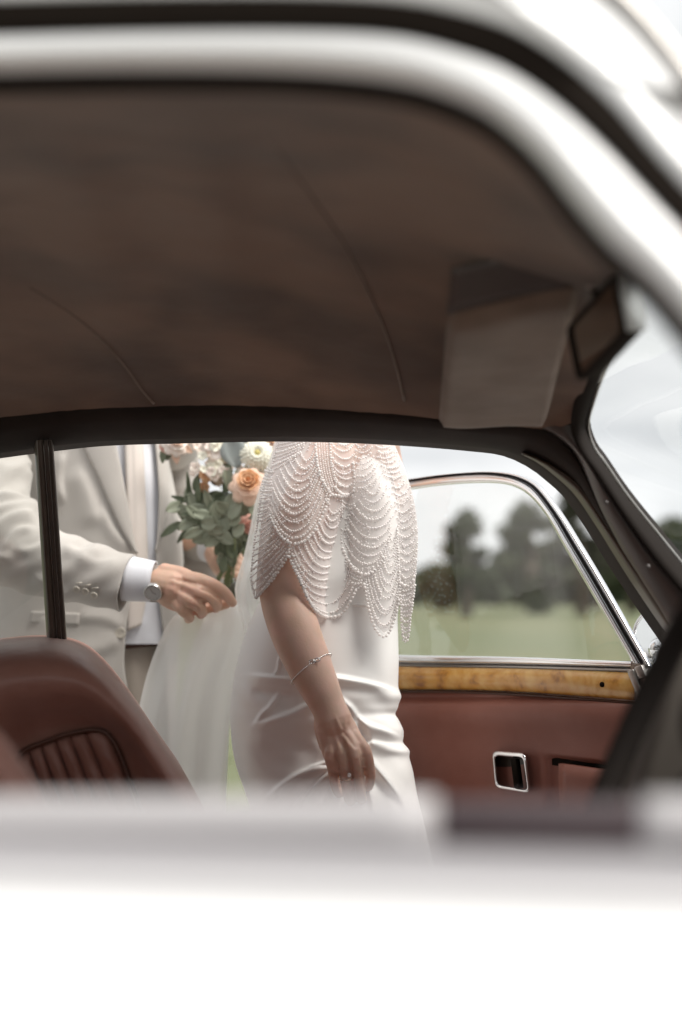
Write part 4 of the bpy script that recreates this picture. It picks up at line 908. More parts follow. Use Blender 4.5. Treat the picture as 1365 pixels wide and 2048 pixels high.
lobe([(688, 1108), (692, 1130), (700, 1155), (711, 1178)], [(720, 1140), (724, 1150), (725, 1160), (725, 1172)], 6, 2, 6, last=False)
lobe([(782, 955), (790, 1000), (797, 1050), (801, 1100), (803, 1165)], [(803, 945), (821, 985), (831, 1035), (835, 1090), (831, 1150)], 9, 16, 14)
lobe([(745, 862), (755, 905), (768, 950)], [(770, 862), (786, 905), (806, 950)], 5, 6, 10, last=False)
lobe([(803, 1172), (803, 1225), (806, 1268)], [(831, 1158), (825, 1215), (817, 1270)], 3, 8, 11, last=False)
beads([(802, 1190), (803, 1235), (808, 1282), (815, 1282), (822, 1235), (831, 1165)], .0024, .0052)
beads([(512, 1197), (545, 1160), (565, 1131), (578, 1112)], .0029, .006)
beads([(684, 1000), (684, 1050), (685, 1096), (692, 1130)], .0024, .0054); beads([(540, 1030), (560, 1070), (578, 1084), (578, 1110)], .0026, .0056)
beads([(566, 862), (553, 905), (540, 945), (528, 975), (521, 1005), (516, 1045), (509, 1085), (505, 1125), (503, 1160), (511, 1197)], .0023, .0049)
beads([(795, 1058), (797, 1110), (801, 1195)], .0022, .005)
V = []; Fc = []
for i in range(900):     # single sequins and loose seed beads between the strings
    a_, w_ = rng.random(), rng.random()**.8; j_ = int(a_*179); i_ = int(w_*89); p = gridpx(CU[i_, j_], CV[i_, j_], CY[i_, j_]-.0016)
    k = len(V); V.append(IV*(.0010+.0007*rng.random())+p); Fc += [tuple(q+k*len(IV) for q in f) for f in IF]
kind(MB().add(np.vstack(BK_V), BK_F).build('back_beads', M['pearl'], cape), 'stuff')
kind(MB().add(np.vstack(V), Fc).build('seed_beads', M['bugle'], cape), 'stuff')

# ---- veil of tulle: falls from the head behind her back, one corner lifted by the man's hand
def sheet(rows, n, amp, freq, conv=None, ph=0):
    """rows: (v, uL, uR, Y) top to bottom, pleated across"""
    R_ = curve([(v, l, r, y) for v, l, r, y in rows], 90); G = []
    for i, (v, l, r, y) in enumerate(R_):
        s = np.linspace(0, 1, n); k = i/89
        Y = y+amp*min(1, .25+k*1.4)*(np.sin(s*freq+ph+1.2*np.sin(s*5))+.5*np.sin(s*freq*2.3+k*1.5+ph))+.01*k*np.sin(s*3)
        G.append(gridpx(l+(r-l)*s, v+6*np.sin(s*np.pi)*k, Y))
    return G
ve = MB()
ve.grid(sheet([(500, 640, 740, 2.70), (700, 590, 720, 2.72), (900, 545, 680, 2.74), (1000, 512, 620, 2.74), (1060, 500, 600, 2.74), (1120, 486, 590, 2.73), (1180, 470, 580, 2.72), (1260, 488, 580, 2.70), (1360, 500, 590, 2.70), (1500, 510, 600, 2.70), (1700, 510, 620, 2.70), (2100, 480, 640, 2.72), (2400, 430, 650, 2.74)], 90, .012, 11))
veo = ve.build('veil', M['tulle'], bride)
vd = MB()
def lifted(rows, amp, freq, ph, yo): 
    vd.grid(sheet([(v, l, r, y+yo) for v, l, r, y in rows], 120, amp, freq, ph=ph))
lifted([(1196, 452, 470, 2.745), (1208, 412, 484, 2.745), (1222, 362, 498, 2.735), (1245, 338, 506, 2.72), (1290, 316, 500, 2.70), (1350, 294, 480, 2.69), (1430, 276, 463, 2.68), (1550, 262, 455, 2.68), (1700, 245, 450, 2.69), (2000, 200, 440, 2.70), (2400, 150, 430, 2.74)], .016, 9, .4, 0)
lifted([(1200, 455, 468, 2.75), (1215, 440, 492, 2.75), (1240, 410, 508, 2.74), (1300, 385, 496, 2.73), (1400, 360, 466, 2.72), (1600, 330, 440, 2.72), (2000, 300, 420, 2.73)], .016, 7, 2.0, .035)
vd.build('lifted_veil', M['tulle'], veo)

# ---- bracelet and ring
def around(c3, ax, r, ry, n, tilt): 
    ax = norm(ax); s_ = norm(np.cross(ax, [0, 1, 0])); f_ = np.cross(s_, ax)
    return [c3+s_*r*math.cos(t)+f_*ry*math.sin(t)+ax*tilt(t) for t in np.linspace(0, 2*math.pi, n, endpoint=False)]
bc = P(623, 1338, 2.336); axd = P(642, 1380, 2.325)-P(619, 1330, 2.335)
loop = around(bc, axd, .0395, .0385, 90, lambda t: .008*math.cos(t-3.1))
# from the picture the chain climbs to the right: follow two edge points
def onarm(t): return loop[int(t*90) % 90]
br = MB(); 
for p in loop: br.ell(p, (.0011, .0011, .0011), nu=6, nv=4)
br.tube(loop, .0006, 5, closed=True); bro = br.build('bracelet', M['silver'], bride)
kn = MB(); k0 = loop[int(np.argmin([p[1]+abs(proj(p)[0]-631)*.01 for p in loop]))]
for s_ in (-1, 1): kn.tube([k0+np.array([s_*.004+.0045*math.cos(t), -.0015, .0015*s_+.003*math.sin(t)]) for t in np.linspace(0, 2*math.pi, 18, endpoint=False)], .0009, 6, closed=True)
kn.build('clasp_link', M['silver'], bro)
rc = P(692.5, 1553, 2.3105); rl = around(rc, P(696, 1584, 2.322)-P(690, 1541, 2.306), .0127, .0127, 40, lambda t: 0)
rg_ = MB(); rg_.tube(rl, .0010, 8, closed=True); rgo = rg_.build('ring', M['gold'], bride)
gm_ = MB(); gm_.ell(P(699, 1550, 2.2945), (.0036, .0036, .0040), nu=8, nv=5); gm_.build('ring_stone', M['gem'], rgo)

# ================================================================== GROOM
groom = empty('person.001', (-.48, 3.0, 0), 'man in pale oatmeal linen suit and cream tie, lifting the veil with one hand', 'person')
# torso reference surface: an upright barrel turned a little towards the bride
tU = [(700, 60, 360), (800, 20, 345), (880, 5, 330), (960, -15, 345), (1040, -25, 360), (1120, -25, 366), (1200, -22, 362), (1290, -30, 355), (1400, -40, 352), (1520, -50, 350), (1700, -52, 345)]
tA = np.array(tU, float)
def tl(v): return np.interp(v, tA[:, 0], tA[:, 1])
def tr_(v): return np.interp(v, tA[:, 0], tA[:, 2])
def torsoY(u, v, off=0):
    c = (tl(v)+tr_(v))/2; h = (tr_(v)-tl(v))/2; return 3.06-.155*np.sqrt(np.clip(1-((u-c)/h)**2, 0, 1))**.8-off
def wrinkle(u, v, lst):
    d = np.zeros(np.shape(u))
    for poly, w, h_ in lst: d = d+fold(u, v, poly, w, h_)
    return d
def patch(left, right, off, name, m_, par=groom, n=60, k=44, solid=.004, folds=(), puff=0):
    a, b_ = curve(left, n), curve(right, n); U, V_ = [], []
    t = np.linspace(0, 1, k); U = a[:, :1]*(1-t)+b_[:, :1]*t; V_ = a[:, 1:]*(1-t)+b_[:, 1:]*t
    Y = torsoY(U, V_, off)-puff*np.sin(np.pi*t)[None]**.5-wrinkle(U, V_, folds)
    return MB().grid(gridpx(U, V_, Y)).build(name, m_, par, solid=solid, off=0)
# inner trunk (shirt), full round so it reads from any side
rows = []
for v in np.linspace(800, 1288, 60):
    a = np.linspace(0, 2*np.pi, 72, endpoint=False); c, h = (tl(v)+tr_(v))/2+0*a, (tr_(v)-tl(v))/2*.985
    u = c+h*np.cos(a); y = np.where(np.sin(a) > 0, torsoY(u, v, -.003), 3.06-.145*np.sin(a)); 
    y = y-np.where(np.sin(a) > 0, wrinkle(u, v+0*u, [([(300, 980), (308, 1060), (300, 1150)], 4, .006), ([(262, 1232), (285, 1250), (300, 1290)], 5, .006), ([(305, 1200), (290, 1240), (270, 1280)], 5, .005)]), 0)
    rows.append(gridpx(u, v+0*u, y))
MB().grid(np.array(rows), cv=True, flip=True).build('shirt', M['shirt'], groom)
# tie
patch([(248, 830), (250, 880), (253, 960), (256, 1050), (258, 1130), (256, 1200), (256, 1262)], [(280, 830), (285, 880), (289, 960), (293, 1050), (295, 1130), (291, 1200), (282, 1250)], .006, 'tie', M['tie'], k=16, puff=.006,
      folds=[([(262, 860), (266, 960), (270, 1080)], 5, -.002)])
# jacket: near front panel, far front panel, wrap round the back
jf = [([(200, 1010), (225, 1060), (262, 1100)], 10, .006), ([(150, 930), (180, 1000), (190, 1060)], 18, .008), ([(130, 900), (118, 960), (128, 1010)], 9, .010), ([(250, 1275), (200, 1300), (140, 1310)], 14, .006), ([(255, 1262), (215, 1240), (150, 1235)], 10, .005), ([(60, 1330), (90, 1260), (80, 1220)], 16, .006)]
patch([(60, 820), (20, 880), (-8, 960), (-16, 1040), (-18, 1120), (-16, 1200), (-24, 1290), (-34, 1400), (-44, 1520), (-48, 1640)], [(215, 800), (228, 880), (247, 960), (262, 1040), (274, 1106), (262, 1190), (252, 1264), (249, 1330), (258, 1400), (262, 1500), (250, 1640)], .010, 'jacket_front', M['linen'], folds=jf, k=60, n=110)
patch([(308, 820), (312, 880), (318, 960), (319, 1040), (312, 1106), (318, 1190), (330, 1290), (336, 1400), (338, 1640)], [(332, 820), (330, 880), (342, 960), (357, 1040), (364, 1106), (362, 1190), (356, 1290), (352, 1400), (346, 1640)], .008, 'jacket_front', M['linen'], k=24,
      folds=[([(318, 900), (322, 1000), (318, 1100)], 5, .006)])
rows = []
for v in np.linspace(790, 1645, 60):
    a = np.linspace(-math.pi-.35, .35, 60); c, h = (tl(v)+tr_(v))/2, (tr_(v)-tl(v))/2
    u = c+h*1.01*np.cos(a); y = 3.06-.16*np.sin(a); rows.append(gridpx(u, v+0*u, y))
MB().grid(np.array(rows)).build('jacket_back', M['linen'], groom, solid=.005)
# lapels
patch([(150, 820), (166, 885), (196, 950), (222, 1010), (246, 1062), (271, 1104)], [(218, 820), (231, 885), (246, 960), (258, 1030), (266, 1075), (275, 1107)], .017, 'lapel', M['linend'], k=20, puff=.004, solid=.005)
patch([(304, 820), (310, 880), (316, 950), (318, 1020), (315, 1080), (311, 1100)], [(328, 820), (332, 880), (338, 940), (336, 1000), (328, 1060), (313, 1104)], .013, 'lapel', M['linend'], k=16, puff=.003, solid=.004)
# pocket flap, front button
patch([(64, 1222), (60, 1246)], [(160, 1226), (158, 1250)], .0135, 'pocket_flap', M['linend'], k=20, n=6, solid=.004)
def button(u, v, Y, r, par, ax=(0, -1, 0)):
    bm_ = MB(); c = P(u, v, Y); ax = norm(ax); s_ = norm(np.cross(ax, [0, 0, 1])); w_ = np.cross(s_, ax); an = np.linspace(0, 2*math.pi, 22, endpoint=False)
    bm_.grid([[c+ax*d+q*r*(math.cos(t)*s_+math.sin(t)*w_) for t in an] for q, d in ((1, -.001), (1, .0012), (.88, .0022), (.72, .0014), (.3, .0010), (.001, .001))], cv=True)
    o = bm_.build('button', M['horn'], par); hl_ = MB()
    for q, z in ((-.18, -.18), (.18, .18), (-.18, .18), (.18, -.18)): hl_.ell(c+ax*.0011+r*(q*s_+z*w_), (.0006, .0006, .0006), nu=6, nv=4)
    hl_.build('thread_hole', M['pipe'], o)
button(241, 1266, torsoY(241, 1266, .015), .0115, groom)
# sleeve of the near arm
sl = MB(); pts = [(-20, 790, 2.92, 78), (-38, 880, 2.86, 92), (-40, 970, 2.80, 96), (-20, 1045, 2.76, 92), (25, 1092, 2.73, 80), (85, 1122, 2.715, 72), (150, 1140, 2.705, 65), (205, 1154, 2.70, 60), (254, 1167, 2.695, 58)]
c_ = curve(pts, 130); path = np.array([P(*q[:3]) for q in c_]); T = np.gradient(path, axis=0); T /= np.linalg.norm(T, axis=1)[:, None]
an = np.linspace(0, 2*math.pi, 72, endpoint=False); G = []
for i in range(len(path)):
    s_ = norm(np.cross(T[i], [0, 1, 0])); f_ = np.cross(s_, T[i]); r = c_[i][3]/F*c_[i][2]
    G.append([path[i]+r*(math.cos(t)*s_+.92*math.sin(t)*f_) for t in an])
G = np.array(G); U_, V_ = proj(G); nn = G-path[:, None]; nn /= np.linalg.norm(nn, axis=2, keepdims=True)
sf = [([(-10, 985), (40, 1000), (85, 1012)], 8, .012), ([(-40, 1040), (10, 1018), (60, 1020), (90, 1040)], 8, .013), ([(-30, 1075), (10, 1040), (50, 1034), (80, 1050)], 7, .011), ([(0, 1105), (35, 1062), (75, 1058)], 6, .009),
      ([(40, 940), (70, 960), (95, 985)], 9, .010), ([(-20, 925), (20, 935), (70, 920)], 12, .008), ([(30, 1100), (60, 1100), (110, 1080)], 8, .007), ([(125, 1095), (165, 1105), (205, 1090)], 10, .007), ([(150, 1110), (190, 1125), (240, 1118)], 9, .004), ([(60, 1150), (100, 1165), (150, 1200)], 9, .005), ([(-40, 1130), (-10, 1110), (30, 1120)], 10, .008)]
w = wrinkle(U_, V_, sf); w = w+.0018*np.sin(U_*.07+V_*.12)
G = G+nn*w[..., None]
slo = MB().grid(G, cv=True, flip=True).build('jacket_sleeve', M['linen'], groom, solid=.004)
ringi = G[-1]; 
MB().grid(np.array([G[-1], path[-1]+(G[-1]-path[-1])*.9-T[-1]*.002, path[-1]+(G[-1]-path[-1])*.86-T[-1]*.03]), cv=True).build('sleeve_lining', M['trouser'], slo)
for (u, v) in [(153, 1179), (171, 1183), (188, 1191)]: button(u, v, 2.651, .0068, slo, (-.1, -.9, -.45))
for k, (u, v) in enumerate([(158, 1166), (175, 1170), (191, 1176)]):
    h_ = MB(); h_.tube([P(u-7, v+1, 2.645), P(u+7, v-1, 2.645)], .0010, 6); h_.build('buttonhole_stitch', M['horn'], slo)
# shirt cuff
def band(p0, p1, r0, r1, name, m_, par, flat=.9, solid=.0025, n=4):
    ax = norm(p1-p0); s_ = norm(np.cross(ax, [0, 1, 0])); f_ = np.cross(s_, ax); g_ = MB()
    g_.grid([[p0*(1-t)+p1*t+(r0*(1-t)+r1*t)*(math.cos(q)*s_+flat*math.sin(q)*f_) for q in np.linspace(0, 2*math.pi, 48, endpoint=False)] for t in np.linspace(0, 1, n)], cv=True, flip=True)
    return g_.build(name, m_, par, solid=solid)
band(P(250, 1156, 2.695), P(308, 1163, 2.692), 46/F*2.7, 41/F*2.7, 'shirt_cuff', M['shirt'], groom, n=6)
wb_ = band(P(303, 1166, 2.692), P(321, 1169, 2.691), 38/F*2.7, 36/F*2.7, 'wristwatch', M['strap'], groom, flat=.8)
wc = P(307, 1184, 2.650); ax = norm([-.10, -.85, -.48]); s_ = norm(np.cross(ax, [0, 0, 1])); w_ = np.cross(s_, ax); an = np.linspace(0, 2*math.pi, 40, endpoint=False)
MB().grid([[wc+ax*d+q*(math.cos(t)*s_+math.sin(t)*w_) for t in an] for q, d in ((.0165, -.006), (.0172, 0), (.0168, .004), (.0150, .0048), (.0148, .0036))], cv=True).build('watch_case', M['steel'], wb_)
dlm = MB(); dlm.grid([[wc+ax*.0036+q*(math.cos(t)*s_+math.sin(t)*w_) for t in an] for q in (.0148, .0002)], cv=True); dlm.build('watch_dial', M['dial'], wb_)
hnm = MB()
for t, l_ in ((1.2, .010), (3.6, .007)): hnm.tube([wc+ax*.0042, wc+ax*.0042+l_*(math.cos(t)*s_+math.sin(t)*w_)], .0004, 5)
for k in range(12):
    t = k*math.pi/6; hnm.tube([wc+ax*.0040+q*(math.cos(t)*s_+math.sin(t)*w_) for q in (.0115, .0135)], .0003, 4)
hnm.build('watch_hand', M['pipe'], wb_)
# body: head, neck, both hands and wrists in one skin
b = MB()
pxtube(b, [(262, 1160, 2.70, 30), (300, 1164, 2.695, 33), (322, 1168, 2.69, 35), (345, 1176, 2.685, 39)], 20, n=12)
pxtube(b, [(330, 1168, 2.69, 37), (352, 1180, 2.685, 41), (376, 1190, 2.68, 38), (388, 1192, 2.68, 30)], 20, flat=.55, n=12)
pxtube(b, [(330, 1142, 2.685, 16), (365, 1150, 2.68, 16), (395, 1166, 2.675, 16)], 14, n=8)
gf = [[(372, 1156, 2.676, 16), (402, 1163, 2.662, 16.5), (430, 1172, 2.664, 13.2), (452, 1188, 2.682, 12), (465, 1205, 2.702, 10)],
      [(370, 1174, 2.668, 15), (397, 1184, 2.652, 15), (422, 1196, 2.662, 12.6), (434, 1208, 2.690, 11.2), (432, 1216, 2.712, 10)],
      [(362, 1190, 2.666, 14), (382, 1203, 2.652, 14), (400, 1216, 2.666, 11.8), (405, 1225, 2.692, 10.6), (402, 1229, 2.715, 9.5)],
      [(350, 1200, 2.670, 13), (364, 1218, 2.662, 12.6), (376, 1230, 2.678, 10.8), (380, 1236, 2.702, 9.8), (377, 1238, 2.718, 9)]]
for f_ in gf: pxtube(b, f_, 14, n=14)
pxtube(b, [(345, 1200, 2.70, 19), (385, 1214, 2.725, 17), (425, 1212, 2.735, 14), (452, 1206, 2.728, 12)], 14, n=12)
# left forearm and the hand round the stems
pxtube(b, [(385, 1078, 3.10, 30), (425, 1092, 3.08, 28), (440, 1108, 3.05, 30), (452, 1126, 3.02, 32)], 16, n=12)
for k in range(4): pxtube(b, [(448, 1104+k*13, 2.99, 8), (466, 1108+k*13, 2.955, 8), (482, 1118+k*12, 2.985, 7.5), (478, 1126+k*11, 3.01, 7)], 12, n=10)
pxtube(b, [(440, 1100, 3.0, 10), (462, 1096, 2.97, 9), (476, 1104, 2.97, 8)], 12, n=8)
pxtube(b, [(225, 640, 3.06, 60), (222, 730, 3.06, 58), (215, 810, 3.06, 66)], 20, n=10)
for (u, v, r3) in ((190, 850, (.17, .11, .06)), (175, 960, (.15, .11, .12))): b.ell(P(u, v, 3.07), r3, nu=22, nv=14)
hc = P(240, 545, 3.05); hq, hR = head(b, hc, 1.08, -.35)
def gdisp(co, no):
    u, v = proj(co); d = np.zeros(len(co)); k = (no[:, 1] < -.1) & (v > 1120) & (v < 1240)
    for poly, w, h_ in (([(335, 1150), (368, 1156), (398, 1164)], 5, .0018), ([(335, 1160), (368, 1170), (394, 1182)], 4.5, .0018), ([(335, 1175), (360, 1188), (380, 1200)], 4.5, .0015), ([(345, 1163), (372, 1163), (396, 1174)], 4, -.0012)): d += np.where(k, fold(u, v, poly, w, h_, .1), 0)
    for poly in ([(398, 1176), (425, 1186), (440, 1198)], [(388, 1194), (410, 1203), (420, 1212)], [(374, 1208), (392, 1216), (400, 1224)]): d -= np.where((no[:, 1] < .2) & (v > 1120) & (v < 1250), fold(u, v, poly, 3.2, .0035, 0), 0)
    return co+no*d[:, None]
melt(b, 'body', M['sking'], groom, .0023, 4, gdisp)
for k in (-1, 1):
    e = MB(); e.ell(hq(.078, .031*k, .008), (.013, .013, .013)); eo = e.build('eye', M['eye'], groom)
    e = MB(); e.ell(hq(.0885, .032*k, .008), (.004, .006, .006)); e.build('iris', M['iris'], eo)
hr = MB(); hr.ell(hq(-.018, 0, .052), (.105, .09, .090)); hr.ell(hq(-.05, 0, -.01), (.062, .080, .06))
for k in range(90):
    y = (k % 30-15)/15*.08; x0 = .06-.05*(k//30); hr.tube([hq(x0-.03*s, y*(1+.1*s), .115+.035*math.sin(math.pi*s*.7)-abs(y)*.5) for s in np.linspace(0, 1, 6)], .006, 5)
hr.build('hair', M['hairg'], groom)
col_ = MB(); col_.grid([[P(222+r*math.cos(t), v-14*math.sin(t), 3.05-(r/F*3)*math.sin(t)) for t in np.linspace(0, 2*math.pi, 40)] for r, v in ((66, 765), (72, 775), (82, 812))]); col_.build('collar', M['shirt'], groom, solid=.003)
shd_ = MB()
for s_, (u, r) in enumerate(((-15, 78), (345, 70))): shd_.ell(P(u, 810 if s_ == 0 else 850, 3.04-(.06 if s_ == 0 else -.06)), (r/F*3, .10, .10), nu=24, nv=14)
shd_.ell(P(190, 830, 3.07), (.19, .12, .075), nu=28, nv=14); shd_.build('jacket_shoulder', M['linen'], groom)
# far sleeve and cuff
s2 = MB(); pts = [(340, 830, 3.14, 50), (352, 920, 3.17, 46), (352, 1000, 3.18, 44), (362, 1060, 3.16, 42), (390, 1082, 3.12, 36), (428, 1094, 3.08, 33)]
c_ = curve(pts, 60); path = np.array([P(*q[:3]) for q in c_]); s2.tube(path, [q[3]/F*q[2]*(1+.05*math.sin(i*.5)) for i, q in enumerate(c_)], 30, caps=False); s2.build('far_sleeve', M['linend'], groom, solid=.004)
s3 = MB(); s3.tube([P(300, 1110, 3.17), P(380, 1125, 3.15), P(420, 1135, 3.14), P(425, 1170, 3.14)], [.05, .045, .04, .035], 24); s3.ell(P(395, 1160, 3.16), (.045, .05, .06)); s3.build('jacket_vent', M['linend'], groom)
band(P(418, 1091, 3.082), P(449, 1103, 3.055), .036, .034, 'far_cuff', M['shirt'], groom, flat=1)
# trousers, waistband, shoes
tb = MB(); rows = []
for v in np.linspace(1284, 1600, 26):
    a = np.linspace(0, 2*np.pi, 64, endpoint=False); c, h = (tl(v)+tr_(v))/2+2, (tr_(v)-tl(v))/2*.88
    u = c+h*np.cos(a); y = 3.06-.13*np.sin(a)-np.where(np.sin(a) > 0, fold(u, v+0*u, [(262, 1296), (268, 1340), (275, 1420)], 5, .010), 0); rows.append(gridpx(u, v+0*u, y))
tb.grid(np.array(rows), cv=True, flip=True); tro = tb.build('trousers', M['trouser'], groom)
rows = []
for v in (1280, 1284, 1298, 1302):
    a = np.linspace(0, 2*np.pi, 64, endpoint=False); c, h = (tl(v)+tr_(v))/2+2, (tr_(v)-tl(v))/2*.90
    rows.append(gridpx(c+h*np.cos(a), v-6*np.sin(a)+0*a+8*np.clip((c+h*np.cos(a)-260)/60, -1, 1)*-1, 3.06-.134*np.sin(a)))
MB().grid(np.array(rows), cv=True, flip=True).build('waistband', M['pipe'], groom)
lg_ = MB()
for x, y in ((-.62, 3.0), (-.42, 3.12)):
    x0, _, z0 = P(165, 1560, 3.06); lg_.tube([(x0+(x+.52)*.8, 3.05+(y-3.06)*.6, .82), ((x0+x)/2-.0+.0, y, .5), (x, y, .22), (x, y, .07)], [.115, .088, .072, .088], 20); 
    s = MB(); s.ell((x+.06, y-.02, .045), (.15, .05, .045)); s.ell((x-.02, y, .07), (.07, .045, .06)); s.build('shoe', M['strap'], groom)
lg_.build('trouser_legs', M['trouser'], groom)

# ================================================================== BOUQUET
def V3(*a): return np.array(a, float)
bq = empty('bouquet', tuple(P(462, 1130, 2.95)), 'loose bouquet of peach roses, white blooms and eucalyptus held by the man', 'bouquet')
PM = dict(peach=mat('peach_petal', (.80, .44, .22), .6, sss=.0, sheen=.2, var=(30, (.80, .50, .30))), peachl=mat('pale_peach_petal', (.82, .56, .42), .6, sheen=.2, var=(30, (.84, .64, .52))),
          white=mat('cream_petal', (.80, .78, .66), .6, sheen=.2), pink=mat('blush_petal', (.70, .36, .29), .6, var=(25, (.78, .47, .40))), stock=mat('stock_petal', (.82, .70, .64), .6, var=(60, (.84, .78, .70))),
          gl=mat('eucalyptus_leaf', (.21, .235, .165), .6, var=(14, (.30, .32, .24)), bump=(60, .3, .001)), gd=mat('dark_leaf_green', (.10, .13, .075), .55, var=(14, (.155, .18, .115)), bump=(60, .3, .001)),
          stem=mat('green_stem', (.17, .20, .085), .6, var=(10, (.24, .26, .13))), yel=mat('stamen_yellow', (.55, .47, .16), .7), sage=mat('blue_sage_leaf', (.26, .30, .29), .6, var=(14, (.33, .36, .35))))
def frame(n_, roll=0):
    n_ = norm(n_); a = norm(np.cross(n_, [0, 0, 1]) if abs(n_[2]) < .95 else [1, 0, 0]); b_ = np.cross(n_, a)
    return math.cos(roll)*a+math.sin(roll)*b_, -math.sin(roll)*a+math.cos(roll)*b_, n_
def petal(c, d_out, n_, L_, W_, cup, curl, name, m_, par, nu=9, nv=7):
    """petal growing from c along d_out, cupped around axis n_"""
    s_ = norm(np.cross(d_out, n_)); G = []
    for i in range(nu):
        t = i/(nu-1); w_ = W_*math.sin(math.pi*min(1, .12+.62*t))*(1-.25*max(0, t-.8)/.2); row = []
        for j in range(nv):
            q = 2*j/(nv-1)-1
            r = L_*(t*.55+.45*t*t) ; up = cup*t**.8 - curl*t**4*L_
            row.append(c+norm(d_out)*(r*.75-abs(q)**2*w_*.55)+n_*up*1.0+s_*w_*q)
        G.append(row)
    return MB().grid(G).build(name, m_, par, solid=.0008, off=0)
def rose(u, v, Y, R, ax, m1, m2, name='rose', par=None):
    c = P(u, v, Y); a, b_, n_ = frame(ax); o = MB(); o.ell(c+n_*R*.18, (R*.28,)*3, nu=12, nv=8)
    ro = o.build(name, m1, par or bq)
    spec = [(5, .26, .62, .60, .00, m1), (6, .42, .70, .66, .03, m1), (7, .62, .80, .62, .10, m1), (8, .86, .95, .48, .28, m2), (8, 1.1, 1.0, .22, .45, m2)]
    for li, (k, r_, w_, cu, cr, mm_) in enumerate(spec):
        for i in range(k):
            t = 2*math.pi*(i+.5*(li % 2)+.12*random.random())/k; d = math.cos(t)*a+math.sin(t)*b_
            petal(c+d*R*.10*li*.6-n_*R*.12*li*.5, d, n_, R*r_*1.15, R*w_*.55, R*cu*1.25, cr*.8, 'petal', mm_, ro)
    return ro
def daisyhead(u, v, Y, R, ax, par=None):
    c = P(u, v, Y); a, b_, n_ = frame(ax); o = MB(); o.ell(c+n_*R*.1, (R*.2, R*.2, R*.2), nu=12, nv=8); ro = o.build('chrysanthemum', PM['yel'], par or bq)
    for li, (k, r_, cu) in enumerate(((12, .45, .42), (16, .7, .40), (20, .92, .28), (24, 1.1, .10))):
        for i in range(k):
            t = 2*math.pi*(i+random.random()*.3)/k; d = math.cos(t)*a+math.sin(t)*b_; petal(c+d*R*.08, d, n_, R*r_, R*.13, R*cu, .2, 'petal', PM['white'], ro, 6, 4)
def blossom(u, v, Y, r, m_, par=None):
    c = P(u, v, Y); a, b_, n_ = frame(norm([random.uniform(-.6, .6), -1, random.uniform(-.3, .6)]), random.random()*3); o = MB()
    for i in range(5):
        t = 2*math.pi*i/5; d = math.cos(t)*a+math.sin(t)*b_
        s_ = np.cross(n_, d); G = [[c+d*r*tt+n_*r*.35*tt**.5+s_*r*.55*q*math.sin(math.pi*min(1, .15+.7*tt)) for q in (-1, -.4, .4, 1)] for tt in np.linspace(.05, 1, 5)]
        o.grid(G)
    o.build('blossom', m_, par or bq, solid=.0006)
def leaf(u, v, Y, L_, W_, ang, m_, tilt=0, par=None, bend=.2):
    c = P(u, v, Y); d = norm([math.cos(ang), tilt, -math.sin(ang)]); s_ = norm(np.cross(d, norm([random.uniform(-.4, .4), -1, random.uniform(-.3, .5)]))); n_ = np.cross(s_, d); G = []
    for i in range(10):
        t = i/9; w_ = W_*math.sin(math.pi*(t*.96+.02))**.75*(1-.25*t); G.append([c+d*(t-.5)*L_+s_*w_*q+n_*(-bend*L_*(t-.5)**2+.25*W_*abs(q)) for q in np.linspace(-1, 1, 5)])
    lo_ = MB().grid(G).build('leaf', m_, par or bq, solid=.0005)
    return lo_
random.seed(11)
rose(498, 968, 2.84, .036, (.0, -1, .35), PM['peach'], PM['peachl'])
rose(430, 892, 2.93, .022, (-.5, -.7, .5), PM['stock'], PM['white'])
rose(412, 948, 2.90, .016, (-.5, -.8, .2), PM['peach'], PM['peach'], 'rose_bud')
rose(407, 975, 2.92, .013, (-.7, -.6, -.1), PM['peach'], PM['peach'], 'rose_bud')
rose(497, 1052, 2.90, .020, (.4, -.7, -.5), PM['pink'], PM['pink'])
rose(455, 1086, 2.93, .015, (-.3, -.8, -.5), PM['pink'], PM['pink'])
rose(476, 1000, 2.93, .013, (-.2, -.9, .0), PM['pink'], PM['peach'], 'rose_bud')
rose(540, 880, 2.92, .034, (.2, -.8, .5), PM['peach'], PM['peachl'])
daisyhead(515, 908, 2.86, .040, (.1, -1, .35)); daisyhead(548, 935, 2.93, .030, (.3, -.9, .2))
for i in range(70): blossom(random.gauss(430, 17), random.uniform(872, 962), 2.90+random.uniform(-.03, .03), random.uniform(.008, .013), PM['stock'] if i % 3 else PM['white'])
for i in range(14): blossom(random.gauss(470, 18), random.uniform(872, 890), 2.93, .011, PM['peachl'])
leaf(468, 905, 2.87, .065, .030, 1.3, PM['sage'], bend=.1); leaf(456, 955, 2.87, .05, .012, 1.5, PM['gl']); leaf(470, 870, 2.9, .06, .025, .6, PM['sage'])
# eucalyptus sprays: stem with paired leaves
def spray(p0, p1, n, L_, W_, m_, Y):
    p0, p1 = np.array(p0, float), np.array(p1, float); s = MB(); bend = random.uniform(-8, 8); pt = []
    for t in np.linspace(0, 1, 8): q = p0*(1-t)+p1*t; pt.append(P(q[0]+bend*math.sin(math.pi*t), q[1]+4*math.sin(math.pi*t), Y+.02*t))
    s.tube(pt, np.linspace(.0016, .0007, 8), 6); s.build('stem', PM['stem'], bq)
    a0 = math.atan2(p1[1]-p0[1], p1[0]-p0[0])
    for i in range(n):
        t = .15+.85*i/n; q = p0*(1-t)+p1*t; sd = 1 if i % 2 else -1; an_ = a0+sd*random.uniform(.5, 1.1)
        leaf(q[0]+math.cos(an_)*L_*500, q[1]+math.sin(an_)*L_*500, Y+random.uniform(-.035, .03), L_*random.uniform(.75, 1.15), W_*random.uniform(.8, 1.15), an_, m_, random.uniform(-.5, .5), bend=random.uniform(0, .5))
G1 = PM['gl']; G2 = PM['gd']
